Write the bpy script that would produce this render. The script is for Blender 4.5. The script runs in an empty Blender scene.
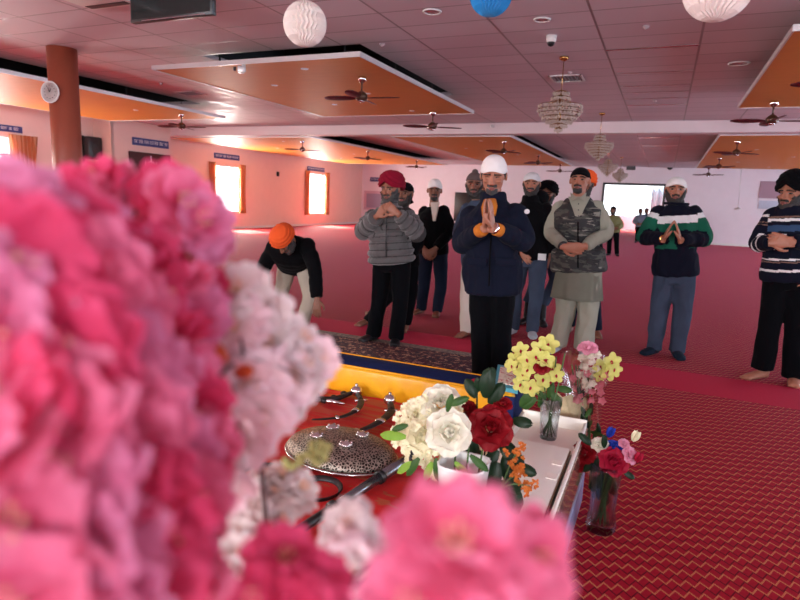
import bpy, bmesh, math, random
from mathutils import Vector, Matrix, noise, Quaternion
random.seed(7)
PI = math.pi
SC = bpy.context.scene
COL = SC.collection
V = Vector

# ------------------------------------------------------------------ camera
F = 590.0
v1 = V((265, 90, -F)); v2 = V((1358, -157, F))
AY = v1.normalized(); AX = (v2 - AY * v2.dot(AY)).normalized(); AZ = AX.cross(AY)
M3 = Matrix((AX, AY, AZ))            # world = M3 @ cam
EYE = V((0, 0, 1.45))
cam_d = bpy.data.cameras.new('camera'); cam = bpy.data.objects.new('camera', cam_d); COL.objects.link(cam)
cam.matrix_world = Matrix.Translation(EYE) @ M3.to_4x4()
cam_d.sensor_width = 36; cam_d.lens = F / 800 * 36; cam_d.clip_start = 0.02; cam_d.clip_end = 300
cam_d.dof.use_dof = True; cam_d.dof.focus_distance = 3.2; cam_d.dof.aperture_fstop = cam_d.lens / 7.0
SC.camera = cam

def ray(x, y): return M3 @ V((x - 400, 300 - y, -F))
def on_z(x, y, z):
    d = ray(x, y); return EYE + d * ((z - EYE.z) / d.z)
def on_y(x, y, Y):
    d = ray(x, y); return EYE + d * (Y / d.y)
def on_x(x, y, X):
    d = ray(x, y); return EYE + d * (X / d.x)
def at_d(x, y, dist):
    return EYE + ray(x, y).normalized() * dist

# ------------------------------------------------------------------ materials
def sock(n, name):
    return n.inputs[name]
class NT:
    def __init__(s, name):
        s.m = bpy.data.materials.new(name); s.m.use_nodes = True
        s.t = s.m.node_tree; s.t.nodes.clear()
        s.out = s.t.nodes.new('ShaderNodeOutputMaterial')
    def n(s, kind, **kw):
        nd = s.t.nodes.new(kind)
        for k, v in kw.items(): setattr(nd, k, v)
        return nd
    def l(s, a, b): s.t.links.new(a, b)
    def put(s, inp, v):
        if isinstance(v, bpy.types.NodeSocket): s.l(v, inp)
        else: inp.default_value = v
    def math(s, op, a, b=0.0, c=0.0):
        nd = s.n('ShaderNodeMath', operation=op)
        s.put(nd.inputs[0], a); s.put(nd.inputs[1], b); s.put(nd.inputs[2], c)
        return nd.outputs[0]
    def mix(s, f, a, b):
        nd = s.n('ShaderNodeMix', data_type='RGBA')
        s.put(nd.inputs[0], f)
        s.put(nd.inputs[6], a if isinstance(a, bpy.types.NodeSocket) else rgba(a))
        s.put(nd.inputs[7], b if isinstance(b, bpy.types.NodeSocket) else rgba(b))
        return nd.outputs[2]
    def coord(s, which='Object'):
        return s.n('ShaderNodeTexCoord').outputs[which]
    def world(s): return s.n('ShaderNodeNewGeometry').outputs['Position']
    def xyz(s, v):
        nd = s.n('ShaderNodeSeparateXYZ'); s.l(v, nd.inputs[0]); return nd.outputs
    def mapping(s, v, rot=(0, 0, 0), scale=(1, 1, 1), loc=(0, 0, 0)):
        nd = s.n('ShaderNodeMapping'); s.l(v, nd.inputs[0])
        nd.inputs['Rotation'].default_value = rot; nd.inputs['Scale'].default_value = scale; nd.inputs['Location'].default_value = loc
        return nd.outputs[0]
    def noise(s, v, scale, detail=3, rough=.5, out=0):
        nd = s.n('ShaderNodeTexNoise'); s.l(v, nd.inputs['Vector'])
        nd.inputs['Scale'].default_value = scale; nd.inputs['Detail'].default_value = detail; nd.inputs['Roughness'].default_value = rough
        return nd.outputs[out]
    def ramp(s, f, stops, interp='LINEAR'):
        nd = s.n('ShaderNodeValToRGB'); s.put(nd.inputs[0], f); cr = nd.color_ramp; cr.interpolation = interp
        while len(cr.elements) < len(stops): cr.elements.new(0.5)
        for e, (p, c) in zip(cr.elements, stops): e.position = p; e.color = rgba(c)
        return nd.outputs[0]
    def bsdf(s, color, rough=.6, metal=0.0, bump=None, bump_s=.3, bump_d=.01, **kw):
        b = s.n('ShaderNodeBsdfPrincipled')
        s.put(b.inputs['Base Color'], color if isinstance(color, bpy.types.NodeSocket) else rgba(color))
        s.put(b.inputs['Roughness'], rough); s.put(b.inputs['Metallic'], metal)
        for k, v in kw.items():
            s.put(b.inputs[k.replace('_', ' ')], rgba(v) if isinstance(v, tuple) and len(v) == 3 and k != 'Subsurface_Radius' else v)
        if bump is not None:
            bn = s.n('ShaderNodeBump'); s.put(bn.inputs['Height'], bump); bn.inputs['Strength'].default_value = bump_s; bn.inputs['Distance'].default_value = bump_d
            s.l(bn.outputs[0], b.inputs['Normal'])
        s.l(b.outputs[0], s.out.inputs[0]); s.b = b
        return s.m
def rgba(c): return (c[0], c[1], c[2], 1.0)
def S(r, g, b):
    f = lambda u: (u / 255 / 12.92) if u / 255 <= .04045 else ((u / 255 + .055) / 1.055) ** 2.4
    return (f(r), f(g), f(b))
def plain(name, col, rough=.6, metal=0.0, vary=.15, scale=20, bump=0.0, **kw):
    t = NT(name); p = t.coord()
    nz = t.noise(p, scale, 3)
    dark = tuple(max(0, c * (1 - vary)) for c in col); lite = tuple(min(1, c * (1 + vary)) for c in col)
    c = t.mix(nz, dark, lite)
    return t.bsdf(c, rough, metal, bump=nz if bump else None, bump_s=bump, **kw)
def cloth(name, col, vary=.2, scale=9, weave=260, bump=.25, sheen=.02):
    t = NT(name); p = t.coord()
    nz = t.noise(p, scale, 4); wv = t.noise(p, weave, 1)
    dark = tuple(c * (1 - vary) for c in col); lite = tuple(min(1, c * (1 + vary)) for c in col)
    c = t.mix(nz, dark, lite)
    h = t.math('ADD', t.math('MULTIPLY', nz, 1.0), t.math('MULTIPLY', wv, .15))
    return t.bsdf(c, .9, 0, Specular_IOR_Level=.08, bump=h, bump_s=bump, bump_d=.02, Sheen_Weight=sheen)

# ------------------------------------------------------------------ objects
def link(o, parent=None):
    COL.objects.link(o)
    if parent is not None: o.parent = parent
    return o
def tag(o, label=None, cat=None, group=None, kind=None):
    if label: o['label'] = label
    if cat: o['category'] = cat
    if group: o['group'] = group
    if kind: o['kind'] = kind
    return o
def thing(name, loc, label, cat, group=None, rz=0):
    o = bpy.data.objects.new(name, None); o.empty_display_size = .1; o.location = loc; o.rotation_euler = (0, 0, rz)
    link(o); return tag(o, label, cat, group)
def obj(name, bm, mats, parent=None, smooth=True, local=True):
    """link bm as one mesh object; vertices are given in the parent's frame"""
    me = bpy.data.meshes.new(name); bm.normal_update(); bm.to_mesh(me); bm.free()
    if not isinstance(mats, (list, tuple)): mats = [mats]
    for m in mats: me.materials.append(m)
    if smooth:
        me.polygons.foreach_set('use_smooth', [True] * len(me.polygons))
    o = bpy.data.objects.new(name, me); return link(o, parent)
def sharp(o, deg=35):
    o.data.set_sharp_from_angle(angle=math.radians(deg)); return o
def origin_to_base(o):
    """move a top-level mesh's origin to its base centre"""
    me = o.data
    xs = [v.co for v in me.vertices]
    c = V(((min(v.x for v in xs) + max(v.x for v in xs)) / 2, (min(v.y for v in xs) + max(v.y for v in xs)) / 2, min(v.z for v in xs)))
    me.transform(Matrix.Translation(-c)); o.location = c
    return o
def tree(o):
    r = [o]
    for c in o.children: r += tree(c)
    return r
def dup(root, loc, rz=None, label=None, group=None):
    def cp(o, parent):
        c = o.copy(); COL.objects.link(c)
        if parent is not None: c.parent = parent
        for ch in list(o.children): cp(ch, c)
        return c
    kids = list(root.children)
    r = root.copy(); COL.objects.link(r); r.location = loc
    if rz is not None: r.rotation_euler.z = rz
    for ch in kids: cp(ch, r)
    if label: r['label'] = label
    if group: r['group'] = group
    return r

# ------------------------------------------------------------------ geometry
def box(bm, c, s, bev=0.0, mi=0, rot=None, seg=2):
    r = bmesh.ops.create_cube(bm, size=1.0)
    vs = r['verts']
    bmesh.ops.scale(bm, vec=V(s), verts=vs)
    if bev > 0:
        es = list({e for v in vs for e in v.link_edges})
        rb = bmesh.ops.bevel(bm, geom=es, offset=bev, segments=seg, affect='EDGES', profile=.5)
        vs = list({v for f in rb['faces'] for v in f.verts} | {v for v in vs if v.is_valid})
    if rot is not None: bmesh.ops.rotate(bm, cent=(0, 0, 0), matrix=rot, verts=vs)
    bmesh.ops.translate(bm, vec=V(c), verts=vs)
    for f in {f for v in vs for f in v.link_faces}: f.material_index = mi
    return vs
def box2(bm, a, b, **k):
    a, b = V(a), V(b); return box(bm, (a + b) / 2, [abs(x) for x in (b - a)], **k)
def loft(bm, rings, cap=True, mi=0, closed=True):
    rv = [[bm.verts.new(p) for p in r] for r in rings]
    n = len(rv[0])
    for a, b in zip(rv[:-1], rv[1:]):
        for i in range(n if closed else n - 1):
            j = (i + 1) % n
            f = bm.faces.new((a[i], a[j], b[j], b[i])); f.material_index = mi
    if cap and closed:
        f = bm.faces.new(list(reversed(rv[0]))); f.material_index = mi
        f = bm.faces.new(rv[-1]); f.material_index = mi
    return rv
def lathe(bm, prof, c=(0, 0, 0), n=24, cap=True, mi=0, mat=None):
    rings = []
    for r, z in prof:
        ring = [V((math.cos(2 * PI * i / n) * r, math.sin(2 * PI * i / n) * r, z)) for i in range(n)]
        if mat is not None: ring = [mat @ p for p in ring]
        rings.append([p + V(c) for p in ring])
    return loft(bm, rings, cap, mi)
def sweep(bm, pts, rad, lat=None, n=14, cap=True, mi=0, rnd=True):
    """tube along pts with elliptical radii (a along lateral axis, b across)"""
    pts = [V(p) for p in pts]; rad = [(r, r) if not isinstance(r, (tuple, list)) else r for r in rad]
    rings = []; u = V(lat).normalized() if lat is not None else None
    for i, p in enumerate(pts):
        t = (pts[min(i + 1, len(pts) - 1)] - pts[max(i - 1, 0)])
        t = t.normalized() if t.length > 1e-9 else V((0, 0, 1))
        if u is None:
            u = t.orthogonal().normalized()
        w = (u - t * u.dot(t)); w = w.normalized() if w.length > 1e-6 else t.orthogonal().normalized()
        v = t.cross(w); a, b = rad[i]
        rings.append([p + w * math.cos(2 * PI * k / n) * a + v * math.sin(2 * PI * k / n) * b for k in range(n)])
        if lat is None: u = w
    return loft(bm, rings, cap, mi)
def smoothpath(pts, k=4):
    pts = [V(p) for p in pts]; out = []
    for i in range(len(pts) - 1):
        p0, p1, p2, p3 = pts[max(i - 1, 0)], pts[i], pts[i + 1], pts[min(i + 2, len(pts) - 1)]
        for j in range(k):
            t = j / k
            out.append(.5 * ((2 * p1) + (p2 - p0) * t + (2 * p0 - 5 * p1 + 4 * p2 - p3) * t * t + (3 * p1 - p0 - 3 * p2 + p3) * t ** 3))
    out.append(pts[-1]); return out
def lerps(vals, n):
    out = []
    for i in range(n):
        f = i / (n - 1) * (len(vals) - 1); a = min(int(f), len(vals) - 2); t = f - a
        x, y = vals[a], vals[a + 1]
        out.append(tuple(p + (q - p) * t for p, q in zip(x, y)) if isinstance(x, (tuple, list)) else x + (y - x) * t)
    return out
def ball(bm, c, r, sub=2, rot=None, mi=0, seg=16):
    rr = bmesh.ops.create_uvsphere(bm, u_segments=seg, v_segments=max(6, seg // 2 + 2), radius=1.0)
    vs = rr['verts']; s = r if isinstance(r, (tuple, list)) else (r, r, r)
    bmesh.ops.scale(bm, vec=V(s), verts=vs)
    if rot is not None: bmesh.ops.rotate(bm, cent=(0, 0, 0), matrix=rot, verts=vs)
    bmesh.ops.translate(bm, vec=V(c), verts=vs)
    for f in {f for v in vs for f in v.link_faces}: f.material_index = mi
    return vs
def quad(bm, pts, mi=0):
    f = bm.faces.new([bm.verts.new(V(p)) for p in pts]); f.material_index = mi; return f
def BM(): return bmesh.new()
def frame_to(z, up=V((0, 0, 1))):
    """3x3 matrix whose local z points along z"""
    z = V(z).normalized(); x = up.cross(z)
    x = x.normalized() if x.length > 1e-4 else z.orthogonal().normalized()
    return Matrix((x, z.cross(x), z)).transposed()
# ================================================================== ROOM
H = 3.35; XL = -15.7; XR = 9.0; YB = 30.0; YF = -5.0
def carpet():
    t = NT('patterned_red_carpet'); P = t.world()
    m = t.mapping(P, rot=(0, 0, math.radians(33)), scale=(27.0, 19.0, 1))
    x, y, z = t.xyz(m)
    fx = t.math('FRACT', x); fy = t.math('FRACT', y)
    ix = t.math('FLOOR', x); iy = t.math('FLOOR', y)
    par = t.math('PINGPONG', t.math('ADD', ix, iy), 1.0)          # 0 / 1 checker
    par = t.math('GREATER_THAN', par, .5)
    def band(f, a, w): return t.math('LESS_THAN', t.math('ABSOLUTE', t.math('SUBTRACT', f, a)), w)
    gold_h = t.math('MULTIPLY', band(fy, .08, .085), t.math('SUBTRACT', 1.0, par))
    gold_v = t.math('MULTIPLY', band(fx, .08, .085), par)
    dark_h = t.math('MULTIPLY', band(fy, .90, .07), t.math('SUBTRACT', 1.0, par))
    dark_v = t.math('MULTIPLY', band(fx, .90, .07), par)
    gold = t.math('MAXIMUM', gold_h, gold_v)
    dots = t.math('GREATER_THAN', t.math('SINE', t.math('MULTIPLY', t.math('ADD', x, y), 38.0)), -.45)
    gold = t.math('MULTIPLY', gold, dots)
    dark = t.math('MAXIMUM', dark_h, dark_v)
    nz = t.noise(P, 60, 2); big = t.noise(P, .5, 2)
    base = t.mix(nz, S(138, 12, 30), S(176, 24, 46))
    base = t.mix(t.math('MULTIPLY', dark, .75), base, S(62, 6, 16))
    base = t.mix(t.math('MULTIPLY', gold, .85), base, S(214, 150, 96))
    # plain coloured aisle running across the hall
    X, Y, Z = t.xyz(P)
    yy = t.math('ADD', Y, t.math('MULTIPLY', X, .045))
    st = t.math('MULTIPLY', t.math('GREATER_THAN', yy, 5.20), t.math('LESS_THAN', yy, 5.86))
    st = t.math('MULTIPLY', st, t.math('LESS_THAN', t.math('MULTIPLY', X, -1), 12))
    plainc = t.mix(nz, S(176, 20, 46), S(196, 30, 58))
    base = t.mix(st, base, plainc)
    return t.bsdf(base, .8, 0, bump=nz, bump_s=.25, bump_d=.004, Specular_IOR_Level=.1, Sheen_Weight=.08, Sheen_Roughness=.32, Sheen_Tint=(1, .32, .6))
def ceiling_mat(lane=True):
    t = NT('ceiling_tile'); P = t.world(); x, y, z = t.xyz(P)
    fx = t.math('FRACT', t.math('DIVIDE', t.math('SUBTRACT', x, .165), 1.035))
    fy = t.math('FRACT', t.math('DIVIDE', t.math('SUBTRACT', y, 7.95), .5175))
    def edge(f, w): return t.math('LESS_THAN', t.math('PINGPONG', f, .5), w)
    g = t.math('MAXIMUM', edge(fx, .012), edge(fy, .019))
    wob = t.noise(P, 1.6, 2)
    pill = t.math('MULTIPLY', t.math('PINGPONG', fy, .5), .5)
    tid = t.n('ShaderNodeTexWhiteNoise', noise_dimensions='2D'); cm = t.n('ShaderNodeCombineXYZ')
    t.l(t.math('FLOOR', t.math('DIVIDE', t.math('SUBTRACT', x, .165), 1.035)), cm.inputs[0]); t.l(t.math('FLOOR', t.math('DIVIDE', t.math('SUBTRACT', y, 7.95), .5175)), cm.inputs[1])
    t.l(cm.outputs[0], tid.inputs[0])
    c = t.mix(tid.outputs[0], (.64, .56, .62), (.71, .63, .69))  # pink bounce from the red carpet is mixed into the tile colour
    c = t.mix(g, c, (.30, .25, .28))
    h = t.math('ADD', t.math('MULTIPLY', wob, .6), pill)
    return t.bsdf(c, t.math('SUBTRACT', .62, t.math('MULTIPLY', g, .30)), t.math('MULTIPLY', g, .35), bump=h, bump_s=.2, bump_d=.02)
def wall_mat(name, c1, rough=.55):
    t = NT(name); P = t.world(); nz = t.noise(P, 3, 3)
    c = t.mix(nz, tuple(v * .95 for v in c1), tuple(min(1, v * 1.04) for v in c1))
    return t.bsdf(c, rough, 0, bump=t.noise(P, 90, 2), bump_s=.05)
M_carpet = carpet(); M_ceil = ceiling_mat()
M_wall = wall_mat('painted_wall', (.80, .71, .76))  # faint pink in this wall colour stands in for carpet bounce
M_wallp = wall_mat('peach_painted_wall', (.82, .60, .52))
M_white = plain('white_paint', (.75, .74, .72), .5, vary=.04)
M_alu = plain('silver_trim', (.72, .70, .70), .35, .6, vary=.05)
M_black = plain('black_plastic', (.012, .012, .014), .35, vary=.2)
M_dark = plain('dark_void', (.02, .02, .024), .9)

bm = BM(); box2(bm, (XL - .2, YF - .2, -.2), (XR + .2, 44, 0)); tag(obj('floor', bm, M_carpet, smooth=False), kind='structure', label='red patterned carpet floor')
RAFTS = [(-6.76, -3.5, 6.52, 11.1), (-6.95, -3.72, 14.9, 26.0), (.9, 4.2, 6.62, 11.1), (.93, 4.3, 14.9, 26.0), (-13.05, -9.4, -3, 11.1), (-14.9, -9.5, 14.9, 26.6)]
holes = [(a + .5, b - .22, c + .42, d - .5) for a, b, c, d in RAFTS]
xs = sorted({XL - .2, XR + .2} | {h[0] for h in holes} | {h[1] for h in holes}); ys = sorted({YF - .2, YB + .2} | {h[2] for h in holes} | {h[3] for h in holes})
bm = BM()
for x0, x1 in zip(xs[:-1], xs[1:]):
    for y0, y1 in zip(ys[:-1], ys[1:]):
        if not any(h[0] - .01 < (x0 + x1) / 2 < h[1] + .01 and h[2] - .01 < (y0 + y1) / 2 < h[3] + .01 for h in holes): box2(bm, (x0, y0, H), (x1, y1, H + .06))
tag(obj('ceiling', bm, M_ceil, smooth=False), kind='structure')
bm = BM(); box2(bm, (XL - .2, YF - .2, H + .8), (XR + .2, YB + .2, H + .85))
for h in holes:
    for p, q in (((h[0] - .02, h[2], H + .06), (h[0], h[3], H + .8)), ((h[1], h[2], H + .06), (h[1] + .02, h[3], H + .8)), ((h[0], h[2] - .02, H + .06), (h[1], h[2], H + .8)), ((h[0], h[3], H + .06), (h[1], h[3] + .02, H + .8))): box2(bm, p, q)
tag(obj('ceiling_void', bm, M_dark, smooth=False), kind='structure', label='black ceiling void above the suspended panels')

def wall_with_holes(name, axis, pos, a0, a1, z1, holes, th, mat):
    """wall in the plane axis=pos from a0 to a1; holes = (a,b,z0,z1)"""
    bm = BM(); hs = sorted(holes); cur = a0
    def bx(a, b, z0, zz):
        if b - a < 1e-4 or zz - z0 < 1e-4: return
        if axis == 'x': box2(bm, (pos, a, z0), (pos + th, b, zz))
        else: box2(bm, (a, pos, z0), (b, pos + th, zz))
    for (a, b, z0, zz) in hs:
        bx(cur, a, 0, z1); bx(a, b, 0, z0); bx(a, b, zz, z1); cur = b
    bx(cur, a1, 0, z1)
    return tag(obj(name, bm, mat, smooth=False), kind='structure')
wn1 = (17.9, 19.4, .65, 2.46); wn2 = (24.4, 26.0, .55, 2.52); wn0 = (8.3, 9.85, .85, 2.60)
wall_with_holes('wall_left', 'x', XL, 14.4, YB, H, [wn1, wn2], -.2, M_wallp)
wall_with_holes('wall_left', 'x', -14.3, 12.2, 14.4, H, [], -.2, M_wallp)
bm = BM(); box2(bm, (-15.2, 12.2, 0), (-14.3, 12.3, H)); box2(bm, (-15.9, 14.3, 0), (-14.5, 14.4, H)); tag(obj('wall_left', bm, M_wallp, smooth=False), kind='structure')
wall_with_holes('wall_left', 'x', -15.0, YF, 12.2, H, [wn0, (2.5, 4.1, .85, 2.52)], -.2, M_wallp)
DX0, DX1, DZ = -2.75, -.12, 2.55
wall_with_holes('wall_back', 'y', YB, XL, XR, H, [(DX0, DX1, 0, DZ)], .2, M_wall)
rwin = [(a, a + 1.9, .8, 2.7) for a in (-3.5, 0, 3.5, 7, 10.6, 15.5, 19.5, 24)]
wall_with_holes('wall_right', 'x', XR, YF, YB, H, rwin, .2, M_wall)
wall_with_holes('wall_front', 'y', YF, XL, XR, H, [(-9, -7, .8, 2.7), (-4.5, -2.5, .8, 2.7), (1, 3, .8, 2.7)], -.2, M_wall)  # unseen front openings, added to brighten the hall
bm = BM(); box2(bm, (XL, 14.4, 3.1), (XR, 14.8, H), bev=.01); tag(obj('trim_1', bm, wall_mat('beam_paint', (.76, .64, .66)), smooth=False), kind='structure', label='white bulkhead beam crossing the whole ceiling')
for nm, a, b in (('baseboard_left', (XL, 14.4, 0), (XL + .02, YB, .1)), ('baseboard_back', (XL, YB - .02, 0), (DX0 - .08, YB, .1)), ('baseboard_back', (DX1 + .08, YB - .02, 0), (XR, YB, .1))):
    bm = BM(); box2(bm, a, b); tag(obj(nm, bm, M_white, smooth=False), kind='structure')

# windows (frame + pane), curtains and blue sign strips
def glassy():
    t = NT('window_glass'); a = t.n('ShaderNodeBsdfTransparent'); g = t.n('ShaderNodeBsdfGlossy'); g.inputs['Roughness'].default_value = .02
    mx = t.n('ShaderNodeMixShader'); mx.inputs[0].default_value = .06; t.l(a.outputs[0], mx.inputs[1]); t.l(g.outputs[0], mx.inputs[2]); t.l(mx.outputs[0], t.out.inputs[0]); return t.m
M_glass = glassy()
def window_x(n, pos, w, th, out):
    a, b, z0, z1 = w
    bm = BM(); x0, x1 = sorted((pos, pos + th * .5))
    for s in ((a, a + .05, z0, z1), (b - .05, b, z0, z1), (a, b, z0, z0 + .05), (a, b, z1 - .05, z1), (a, b, z0 + (z1 - z0) * .72, z0 + (z1 - z0) * .72 + .04)):
        box2(bm, (x0, s[0], s[2]), (x1, s[1], s[3]))
    fr = tag(obj('window_%d' % n, bm, M_white, smooth=False), kind='structure')
    bm = BM(); xm = (x0 + x1) / 2; box2(bm, (xm - .004, a + .05, z0 + .05), (xm + .004, b - .05, z1 - .05)); obj('pane', bm, M_glass, fr, smooth=False)
window_x(1, XL, wn1, -.2, -1); window_x(2, XL, wn2, -.2, -1); window_x(3, -15.0, wn0, -.2, -1)
for i, w in enumerate(rwin): window_x(4 + i, XR, w, .2, 1)
# doorway at the back
bm = BM()
for a, b in (((DX0 - .07, YB - .03, 0), (DX0 + .03, YB + .12, DZ + .07)), ((DX1 - .03, YB - .03, 0), (DX1 + .07, YB + .12, DZ + .07)), ((DX0 - .07, YB - .03, DZ - .03), (DX1 + .07, YB + .12, DZ + .07))): box2(bm, a, b)
tag(obj('door_1', bm, plain('dark_door_frame', (.03, .028, .03), .4), smooth=False), kind='structure', label='dark framed doorway opening to daylight')
# foyer beyond the doorway: side walls, sill and glazing bars
M_foy = wall_mat('foyer_wall', (.8, .84, .9))
bm = BM(); box2(bm, (-6, 43.8, 0), (3, 44, .95)); box2(bm, (-6, 30.2, 0), (-5.8, 44, 3)); box2(bm, (2.8, 30.2, 0), (3, 44, 3)); box2(bm, (-6, 30.2, 3), (3, 41.5, 3.1))  # roof slab added to cut the sky light falling into the foyer
tag(obj('wall_foyer', bm, M_foy, smooth=False), kind='structure')
bm = BM()
for x in (-4.2, -2.6, -1.0, .6): box2(bm, (x - .03, 43.75, .95), (x + .03, 43.85, 3))
box2(bm, (-6, 43.75, 2.0), (3, 43.85, 2.06))
tag(obj('window_12', bm, M_white, smooth=False), kind='structure')

M_curt = NT('orange_striped_curtain'); _p = M_curt.coord(); _x, _y, _z = M_curt.xyz(_p)
_c = M_curt.mix(M_curt.math('GREATER_THAN', M_curt.math('SINE', M_curt.math('MULTIPLY', _y, 60.0)), .1), S(244, 200, 164), S(228, 160, 116))
_t = M_curt.n('ShaderNodeBsdfTranslucent'); _d = M_curt.n('ShaderNodeBsdfDiffuse'); _m = M_curt.n('ShaderNodeMixShader'); _m.inputs[0].default_value = .35
M_curt.l(_c, _t.inputs[0]); M_curt.l(_c, _d.inputs[0]); M_curt.l(_d.outputs[0], _m.inputs[1]); M_curt.l(_t.outputs[0], _m.inputs[2]); M_curt.l(_m.outputs[0], M_curt.out.inputs[0]); M_curt = M_curt.m
def curtain(x, y0, y1, z0, z1, label, group='curtains on the left wall'):
    bm = BM(); n = 40; rows = []
    for k in range(9):
        z = z1 + (z0 - z1) * k / 8; pinch = 1 - .25 * math.sin(PI * k / 8)
        rows.append([V((x + .035 * math.sin(i / n * 2 * PI * 6 + .4 * math.sin(k)) + .05, y0 + (y1 - y0) * (.5 + (i / n - .5) * pinch), z)) for i in range(n)])
    rv = loft(bm, rows, closed=False)
    bmesh.ops.solidify(bm, geom=bm.faces[:], thickness=.006)
    o = obj('curtain', bm, M_curt); origin_to_base(o); tag(o, label, 'curtain', group)
for (px, w, wl, sl) in ((XL, wn1, 'nearer window of the far left wall', 0), (XL, wn2, 'farthest window near the back corner', 0), (-15.0, wn0, 'window at the photo\'s left edge', 0)):
    a, b, z0, z1 = w
    if px != -15.0: curtain(px + .03, a - .32, a + .1, z0 - .03, z1 + .08, 'orange curtain left of the %s' % wl)
    curtain(px + .03, b - .1, b + .34 + (.35 if px == -15 else 0), z0 - .03, z1 + (.04 if px == -15 else .08), 'orange curtain right of the %s' % wl)
M_signblue = plain('blue_sign_paint', S(58, 70, 128), .5, vary=.06); M_signw = plain('sign_white_letters', (.8, .8, .82), .6)
def sign(axis, pos, a0, a1, z0, z1, label):
    """blue strip sign with a row of small headline script characters; runs along y (axis x) or x (axis y)"""
    rnd = random.Random(int(a0 * 100)); L = a1 - a0
    root = thing('sign_board', (pos, (a0 + a1) / 2, z0) if axis == 'x' else ((a0 + a1) / 2, pos, z0), label, 'sign', 'blue text signs above windows and doors')
    bm = BM(); box(bm, (0, 0, (z1 - z0) / 2), (.02, L, z1 - z0) if axis == 'x' else (L, .02, z1 - z0), bev=.004)
    sharp(obj('board', bm, M_signblue, root))
    bm = BM(); h = (z1 - z0); u = -L / 2 + .06
    def stroke(u0, u1, zz0, zz1):
        if axis == 'x': box2(bm, (.010, u0, zz0), (.014, u1, zz1))
        else: box2(bm, (u0, -.014, zz0), (u1, -.010, zz1))
    while u < L / 2 - .1:
        wl = rnd.uniform(.08, .2); wl = min(wl, L / 2 - .05 - u)
        stroke(u, u + wl, h * .66, h * .71)                      # head line of a word
        x = u + .01
        while x < u + wl - .02:
            k = rnd.random(); stroke(x, x + .008, h * .34, h * .68)
            if k > .4: stroke(x, x + .026, h * .34, h * .39)
            if k > .6: stroke(x + .02, x + .028, h * .36, h * .56)
            if k < .3: stroke(x, x + .024, h * .48, h * .53)
            if k > .8: stroke(x, x + .02, h * .76, h * .80)
            x += .036
        u += wl + .035
    o = obj('lettering', bm, M_signw, root, smooth=False); o['label'] = 'white script lettering'
sign('x', XL + .012, 17.95, 19.4, 2.69, 2.89, 'blue sign strip above the nearer far left window')
sign('x', XL + .012, 24.35, 25.9, 2.62, 2.81, 'blue sign strip above the farthest left window')
sign('x', -14.3 + .012, 12.92, 14.3, 2.69, 2.91, 'blue sign strip above the dark brown doorway, left')
sign('x', -15 + .012, 8.6, 10.15, 2.69, 2.85, 'blue sign strip cut by the photo\'s left edge')
sign('y', YB - .012, -15.2, -13.7, 2.35, 2.58, 'dark blue sign on the back wall left of the maroon turban')
# dark door with a white crest under the sign
M_brown = plain('dark_brown_paint', S(70, 30, 30), .5)
root = thing('door_2', (-14.29, 13.55, 0), 'dark brown door under the blue sign', 'door'); root['kind'] = 'structure'
bm = BM(); box2(bm, (0, -.78, 0), (.04, .78, 2.5), bev=.01); obj('door_panel', bm, M_brown, root)
bm = BM()
R90 = Matrix.Rotation(PI / 2, 3, 'Y')
for k in range(24):                                             # khanda-like ring and crossed blades kept as plain ring with blades
    a0 = 2 * PI * k / 24; a1 = 2 * PI * (k + 1) / 24
    p = [V((.046, .16 * math.cos(a) * f, 2.1 + .16 * math.sin(a) * f)) for a, f in ((a0, 1), (a1, 1), (a1, .82), (a0, .82))]; quad(bm, p)
box2(bm, (.042, -.02, 1.75), (.05, .02, 2.42)); box2(bm, (.042, -.1, 1.72), (.05, .1, 1.76))
for s in (-1, 1): sweep(bm, [(.046, s * .08, 1.75), (.046, s * .22, 1.95), (.046, s * .2, 2.25)], [.02, .03, .005], n=6)
o = obj('crest', bm, M_signw, root); o['label'] = 'white round crest'

# suspended ceiling panels (rafts) with silver edges
def panel_mat():
    t = NT('orange_timber_panel'); P = t.world()
    nz = t.noise(t.mapping(P, scale=(.6, 4, 1)), 5, 4)
    return t.bsdf(t.mix(nz, S(204, 124, 36), S(222, 142, 48)), .55, 0)
M_panel = panel_mat()
def raft(x0, x1, y0, y1, label):
    z = 3.1; root = thing('suspended_panel', ((x0 + x1) / 2, (y0 + y1) / 2, z), label, 'ceiling panel', 'orange suspended ceiling panels')
    hx, hy = (x1 - x0) / 2, (y1 - y0) / 2
    bm = BM(); box2(bm, (-hx, -hy, 0), (hx, hy, .03)); obj('panel_board', bm, M_panel, root, smooth=False)
    bm = BM(); w = .018
    for a, b in (((-hx - w, -hy - w, -.01), (-hx, hy + w, .05)), ((hx, -hy - w, -.01), (hx + w, hy + w, .05)), ((-hx, -hy - w, -.01), (hx, -hy, .05)), ((-hx, hy, -.01), (hx, hy + w, .05))): box2(bm, a, b)
    obj('edge_trim', bm, M_alu, root, smooth=False)
    for sx in (-.8, .8):
        for k in range(3): bm = BM(); box(bm, (sx * hx * .8, (k - 1) * .7 * hy, .43), (.02, .02, .8)); obj('hanger_rod', bm, M_black, root, smooth=False)
    # small round spot lights set in the board
    for k in range(5):
        y = -hy + (k + .5) * 2 * hy / 5; b = BM(); lathe(b, [(.0, -.006), (.05, -.006), (.055, .002)], (-hx * .35 if k % 2 else hx * .35, y, 0), n=14); obj('spot_light', b, M_white, root)
raft(-6.76, -3.5, 6.52, 11.1, 'orange suspended panel at the top centre with fan and projector')
raft(-6.95, -3.72, 14.9, 26.0, 'orange suspended panel beyond the beam behind the navy jacket man')
raft(.9, 4.2, 6.62, 11.1, 'orange suspended panel at the top right corner')
raft(.93, 4.3, 14.9, 26.0, 'orange suspended panel beyond the beam at right')
raft(-13.05, -9.4, -3, 11.1, 'long orange suspended panel along the left behind the brown column')
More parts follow.
